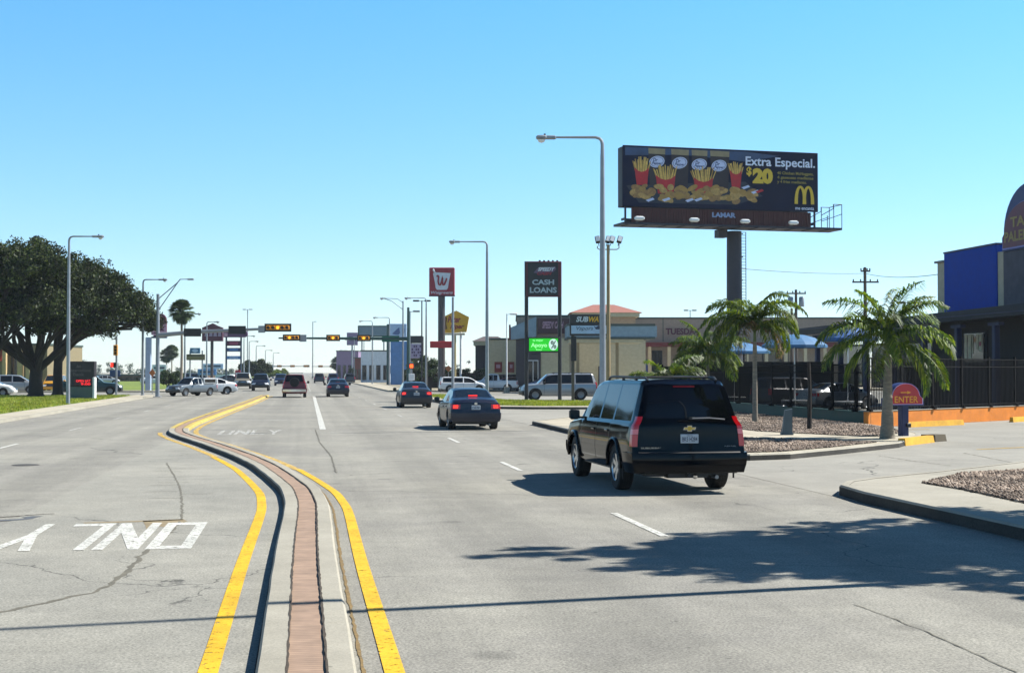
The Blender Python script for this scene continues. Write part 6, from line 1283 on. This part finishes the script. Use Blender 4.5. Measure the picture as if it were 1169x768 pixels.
# ================================================================== shops behind
stucco = mat('stucco_greige', '#8d8478', .85, bump=.2); cream = mat('cream_wall', '#b8b194', .85, bump=.2); fascia = mat('fascia_blue_grey', '#7d95a0', .6); trimg = mat('trim_green_grey', '#3c4a44', .6); tile = mat('red_roof_tiles', '#8d5a4c', .8, var=.25, scale=2, bump=.5, bscale=6, stretch=(3, 3, 1)); awn = mat('awning_red', '#5c1f24', .7); dk_wall = mat('dark_grey_wall', '#3c3a40', .8)
def bld(name, label, px0, px1, Z, top, depth, wall_m, wins=(), roof=None, cat='building', extra=None, z0=0):
    pc = (px0 + px1) / 2; X_, Y_ = P(pc, Z); k = Z / F; t = thing(name, label, cat, (X_, Y_, z0), -YAW); h = H(top, Z); w = (px1 - px0) * k / 2
    p = MB(); p.box(-w, w, 0, depth, 0, h, wall_m); p.build('wall', t); q = MB(); q.box(-w - .1, w + .1, -.12, depth + .1, h - .02 + .025, h + .22, roof or trimg); q.build('roof', t)
    xx = lambda p_: (p_ - pc) * k; zz = lambda p_: H(p_, Z)
    for (a, b, c, d, m) in wins:
        f = MB(); f.box(xx(a), xx(b), -.08, -.004, zz(d), zz(c), dark); fo = f.build('window', t); g_ = MB(); g_.box(xx(a) + .06, xx(b) - .06, -.1, -.085, zz(d) + .06, zz(c) - .06, m or glass_lite)
        g_.box((xx(a) + xx(b)) / 2 - .03, (xx(a) + xx(b)) / 2 + .03, -.115, -.102, zz(d) + .06, zz(c) - .06, dark); g_.build('pane', fo)
    if extra: extra(t, xx, zz)
    return t
def plaza(t, xx, zz):
    p = MB(); p.box(xx(733), xx(960), -2.2, -.0, zz(396), zz(391), awn); p.build('awning', t); p = MB()
    for q_ in range(740, 960, 22): p.box(xx(q_) - .2, xx(q_) + .2, -2.1, -1.7, 0, zz(396), cream)
    p.build('columns', t); p = MB(); p.text('TUESDAY', xx(760), xx(799), zz(382), zz(374.5), -.14, maroon, bold=.04); p.build('lettering', t)
    p = MB(); p.box(xx(735), xx(742), -.14, -.004, zz(432), zz(410), mat('blue_door', '#1f3f8c', .5)); p.build('door', t)
    p = MB(); p.box(xx(757) - .05, xx(757) + .05, -.03, -.004, zz(390), zz(364), trimg); p.build('joint', t)
bld('shopping_plaza', 'long greige shopping plaza with red awning behind the palms', 702, 965, 190, 364, 30, stucco, [(744, 756, 400, 432, None), (775, 795, 400, 432, None), (820, 850, 400, 432, None), (870, 900, 400, 432, None)], extra=plaza)
def hip(name, label, px0, px1, Z, eave, apex, body_top_m, inner=.3, low=396, depth=9):
    pc = (px0 + px1) / 2; X_, Y_ = P(pc, Z); k = Z / F; t = thing(name, label, 'building', (X_, Y_, 0), -YAW); w = (px1 - px0) * k / 2; ze, za = H(eave, Z), H(apex, Z); p = MB(); i_ = w * (1 - inner)
    p.box(-w * .82, w * .82, 0, depth, 0, ze, body_top_m); p.build('wall', t); p = MB(); vs = [(-w, -.9, ze), (w, -.9, ze), (w, depth + .9, ze), (-w, depth + .9, ze), (-w + i_, depth / 2 - .5, za), (w - i_, depth / 2 - .5, za), (w - i_, depth / 2 + .5, za), (-w + i_, depth / 2 + .5, za)]
    p.add(vs, [(0, 3, 2, 1), (0, 1, 5, 4), (1, 2, 6, 5), (2, 3, 7, 6), (3, 0, 4, 7), (4, 5, 6, 7)], tile if px0 > 600 else mat('brown_shingles', '#4a4140', .85, var=.2)); p.box(-w * .92, w * .92, -.7, depth + .7, ze - .5, ze - .01, cream); p.build('roof', t); return t
hip('tower_block', 'square tower with a red tiled hip roof behind the sandwich shop sign', 650, 733, 178, 357, 346, mat('tower_peach', '#a89078', .85))
hip('hip_roof_shop', 'shop with a brown hip roof between the pentagon sign and the beige wall', 539, 580, 178, 389.5, 383, dk_wall, .4)
def cashshop(t, xx, zz):
    p = MB(); p.box(xx(614), xx(650), -.5, -.02, zz(381), zz(363.5), mat('maroon_fascia', '#3f2228', .6)); p.build('fascia', t)
    p = MB(); p.text('SPEEDY CASH', xx(619), xx(643), zz(375), zz(367), -.52, pink_s, bold=.03, shear=.2); p.build('lettering', t)
    p = MB(); p.slab([(xx(582), zz(388)), (xx(612), zz(384.5)), (xx(612), zz(362)), (xx(582), zz(374.5))], -1.2, -.3, fascia); p.box(xx(581), xx(583), -1.25, 0, zz(388), zz(371), awn); p.build('corner_fascia', t)
    p = MB(); p.box(xx(589), xx(617), -.3, -.02, 0, zz(386), dk_wall); p.box(xx(617.5), xx(650), -.2, -.02, 0, zz(386), cream); p.build('pier', t)
    p = MB(); p.box(xx(602), xx(614.5), -.36, -.31, 0, zz(411), white); o = p.build('door', t); p = MB(); p.box(xx(603), xx(608), -.38, -.365, .1, zz(412), glass_lite); p.box(xx(609), xx(613.7), -.38, -.365, .1, zz(412), glass_lite); p.build('pane', o)
bld('loan_shop', 'grey shop with a sloped blue grey fascia behind the loans sign', 590, 656, 150, 362, 14, stucco, extra=cashshop)
def beigeb(t, xx, zz):
    for a, b in ((564.5, 573), (580, 587)): p = MB(); p.box(xx(a), xx(b), -.06, -.01, zz(425), zz(413), mat('poster_red', '#7d2620', .5, var=.3, scale=3)); p.box(xx(a + 2), xx(b - 2), -.07, -.06, zz(420), zz(416), pink_s); p.build('poster', t)
bld('beige_annexe', 'plain beige block with two red posters behind the white pickup', 556, 592, 170, 388, 10, cream, extra=beigeb)
# bank drive-through canopy
X_, Y_ = P(700, 140); t = thing('drive_through_canopy', 'flat blue grey drive through canopy behind the tallest street lamp', 'canopy', (X_, Y_, 0), -YAW); k = 140 / F; xx = lambda p_: (p_ - 700) * k; zz = lambda p_: H(p_, 140)
p = MB(); p.box(xx(648), xx(750), 0, 7.5, zz(384.5), zz(372), fascia); p.box(xx(648) - .05, xx(748), -.1, 7.6, zz(371.9), zz(369.5), trimg); p.box(xx(648) - .05, xx(748), -.1, 7.6, zz(387), zz(384.6), trimg); p.box(xx(650), xx(735), .2, 7.2, zz(391), zz(387.1), cream); p.build('roof', t)
for q_ in (660, 705): p = MB(); p.box(xx(q_) - .14, xx(q_) + .14, .5, .8, 0, zz(391), tan); p.build('column', t)
def bankw(t, xx, zz): p = MB(); p.box(xx(683), xx(690), -.06, -.01, 0, zz(418), dk_wall); p.build('door', t)
bld('bank_building', 'cream bank wall behind the silver SUV and the drive through canopy', 622, 737, 158, 388, 14, cream, extra=bankw)
# left side
def leftrest(t, xx, zz):
    for a, b in ((25, 30.5), (34.5, 39), (8, 12)): p = MB(); p.box(xx(a), xx(b), -1.6, -1.1, 0, zz(400), mat('pale_pillar', '#b09a72', .8)); p.build('pillar', t)
    p = MB(); p.box(xx(31), xx(34.5), -1.5, -1.3, zz(413), zz(400), red_s); p.build('banner', t)
    p = MB(); p.slab([(xx(-10), zz(412)), (xx(4), zz(412)), (xx(9), zz(398)), (xx(-10), zz(395))], -1.4, -.3, mat('red_porch_roof', '#7d2a1c', .7)); p.build('porch_roof', t)
bld('left_restaurant', 'beige restaurant with pale pillars seen under the oak branches', -40, 54, 172, 394, 14, mat('khaki_wall', '#7a6f55', .85), [(13, 23, 405, 432, None)], extra=leftrest)
bld('low_brick_building', 'long low brown building far behind the left signal mast', 98, 232, 290, 428.5, 12, mat('brown_brick', '#5a4438', .9, var=.2), [(104 + 10 * i, 110 + 10 * i, 431, 434.5, None) for i in range(12)])
X_, Y_ = P(63, 150); Car('box_van', 'yellow van glimpsed between the two oak trunks', 'van', 'van', carpaint('yellow_car_paint', '#b8841c', 0), (X_, Y_), R(180), detail=0, group='vehicles in the side lots')
for i, (a, b, Z, top, m, lab) in enumerate([(412, 444, 262, 401, white_s, 'white flat roofed shop at the foot of the blue pylon sign'), (384, 409, 380, 401, mat('mauve_wall', '#7d6a86', .8), 'mauve shopfront far up the right side of the road'), (404, 420, 330, 409, mat('brick_red_wall', '#6a3a34', .85), 'brick red shop between the mauve and the white shop'), (234, 262, 330, 427, white_s, 'white low shop far left behind the turning pickup')]):
    bld('roadside_shop', lab, a, b, Z, top, 12, m, [(a + (b - a) * (j + .2) / 4, a + (b - a) * (j + .8) / 4, top + (436 - top) * .45, 433.5, None) for j in range(4)])
t, x, z = sgn('wide_billboard', 'wide teal framed board above the white shop up the right side', 425, 290)
p = MB(); p.bbox(x(408.5), x(443), -.3, .3, z(384.5), z(371.5), mat('teal_frame', '#23463f', .5), .05); p.box(x(410), x(441.5), -.32, -.3, z(383), z(373), mat('board_grey', '#5c7480', .5)); p.build('panel', t)
for q_ in (413, 425, 438): p = MB(); p.tube([(x(q_), .4, 0), (x(q_), .4, z(384))], .15, galv, 8); p.build('pole', t)
t, x, z = sgn('mauve_board_sign', 'mauve roadside board above the small far palms on the right', 402, 350); p = MB(); p.bbox(x(396), x(408.5), -.3, .3, z(394), z(379.5), mat('dull_mauve', '#7a6a88', .5), .05); p.box(x(398), x(406.5), -.32, -.3, z(389), z(384), navy_s); p.build('panel', t); p = MB(); p.tube([(0, 0, 0), (0, 0, z(394))], .2, galv, 8); p.build('pole', t)
# far skyline: a wood too far off to tell its trees apart
def far_mass(name, label, segs, hgt, seed, leaf, n):
    C = []; r_ = np.random.default_rng(seed)
    for (x0, y0, x1, y1) in segs:
        k_ = int(math.hypot(x1 - x0, y1 - y0) / 2.2); u = r_.uniform(0, 1, k_); C.append(np.column_stack([x0 + (x1 - x0) * u + r_.normal(0, 1.5, k_), y0 + (y1 - y0) * u + r_.normal(0, 3, k_), r_.uniform(.3, 1, k_) * hgt * (1 + .35 * np.sin(u * 23 + seed))]))
    C = np.vstack(C); C = np.vstack([C, C * [1, 1, .45]]); V, Fc = leaf_cloud(C, r_.uniform(1.4, 2.6, len(C)), n, .55, .8, seed); return tag(raw(name, V, Fc, [leaf]), label, 'wood', kind='stuff')
far_mass('far_wood', 'dim line of trees along the horizon on the left', [(-420, 640, -20, 900), (-300, 420, -120, 480)], 5.5, 91, hedge_leaf, 26000)
far_mass('far_wood', 'dim line of trees along the horizon on the right', [(22, 800, 420, 620), (24, 480, 60, 900), (120, 300, 330, 330)], 5.5, 92, hedge_leaf, 30000)

t = tag(MB().bbox(0, 8.5, 0, .15, 0, 2.65, mat('patio_shade_black', '#0e0c0c', .9), .01).build('patio_shade_panel', loc=(23.4, 86, 0)), 'added dark panel standing in for the shade at the back of the patio', 'wall')  # made-up near-black panel imitating the shaded porch interior beyond the fence
# the air: a closed box of thin even haze round everything, sky outside it
hm = bpy.data.materials.new('haze'); hm.use_nodes = True; hn = hm.node_tree; hn.nodes.remove(hn.nodes['Principled BSDF'])
pv = hn.nodes.new('ShaderNodeVolumePrincipled'); pv.inputs['Color'].default_value = (.80, .90, 1, 1); pv.inputs['Density'].default_value = .00016; pv.inputs['Anisotropy'].default_value = .2
hn.links.new(pv.outputs[0], hn.nodes['Material Output'].inputs['Volume'])
hb = MB(); hb.box(-1510, 1510, -80, 2410, -1.02, 22, hm); ho = hb.build('haze'); tag(ho, None, None, None, 'stuff'); ho['label'] = 'thin bluish haze over the far end of the road'
# ================================================================== camera, sun, sky
cam = bpy.data.cameras.new('camera'); cam.sensor_width = 36; cam.lens = F / 1169 * 36; cam.clip_end = 9000; cam.clip_start = .1
co = bpy.data.objects.new('camera', cam); COL.objects.link(co); co.location = (0, 0, CH)
co.rotation_euler = (math.pi / 2 + PITCH, 0, -YAW); scene.camera = co
AZ = R(10); EL = R(45.5)       # the sun stands to the right, a little ahead
sd = Vector((math.cos(AZ) * math.cos(EL), math.sin(AZ) * math.cos(EL), math.sin(EL)))
sl = bpy.data.lights.new('sun', 'SUN'); sl.energy = 5.0; sl.angle = R(.5); sl.color = (1, .955, .88)
so = bpy.data.objects.new('sun', sl); COL.objects.link(so); so.rotation_euler = sd.to_track_quat('Z', 'Y').to_euler()
w = bpy.data.worlds.new('World'); scene.world = w; w.use_nodes = True; nt = w.node_tree
bg = nt.nodes['Background']; sk = nt.nodes.new('ShaderNodeTexSky'); sk.sky_type = 'NISHITA'; sk.sun_disc = False
sk.sun_elevation = EL; sk.sun_rotation = math.pi / 2 - AZ; sk.air_density = 1.0; sk.dust_density = .0; sk.ozone_density = 3.0; sk.altitude = 100
tc = nt.nodes.new('ShaderNodeTexCoord'); sx = nt.nodes.new('ShaderNodeSeparateXYZ'); nt.links.new(tc.outputs['Generated'], sx.inputs[0])
cr = nt.nodes.new('ShaderNodeValToRGB'); nt.links.new(sx.outputs['Z'], cr.inputs['Fac']); e = cr.color_ramp.elements   # sky tint by height; upper sky dimmed to deepen the shadows
e[0].position = 0; e[0].color = (.74, .84, 1.04, 1); e[1].position = .7; e[1].color = (.26, .38, .48, 1); q = e.new(.08); q.color = (.68, .86, 1.03, 1); q = e.new(.25); q.color = (.52, .98, 1.08, 1); q = e.new(.4); q.color = (.4, .7, .82, 1)
mx = nt.nodes.new('ShaderNodeMix'); mx.data_type = 'RGBA'; mx.blend_type = 'MULTIPLY'; mx.inputs[0].default_value = 1
nt.links.new(sk.outputs['Color'], mx.inputs[6]); nt.links.new(cr.outputs['Color'], mx.inputs[7]); nt.links.new(mx.outputs[2], bg.inputs['Color']); bg.inputs['Strength'].default_value = .09
vs = scene.view_settings; vs.view_transform = 'Standard'; vs.look = 'None'; vs.gamma = 1; vs.use_curve_mapping = False; vs.exposure = 1.02
scene.cycles.max_bounces = 6; scene.cycles.transparent_max_bounces = 8; scene.cycles.use_denoising = True
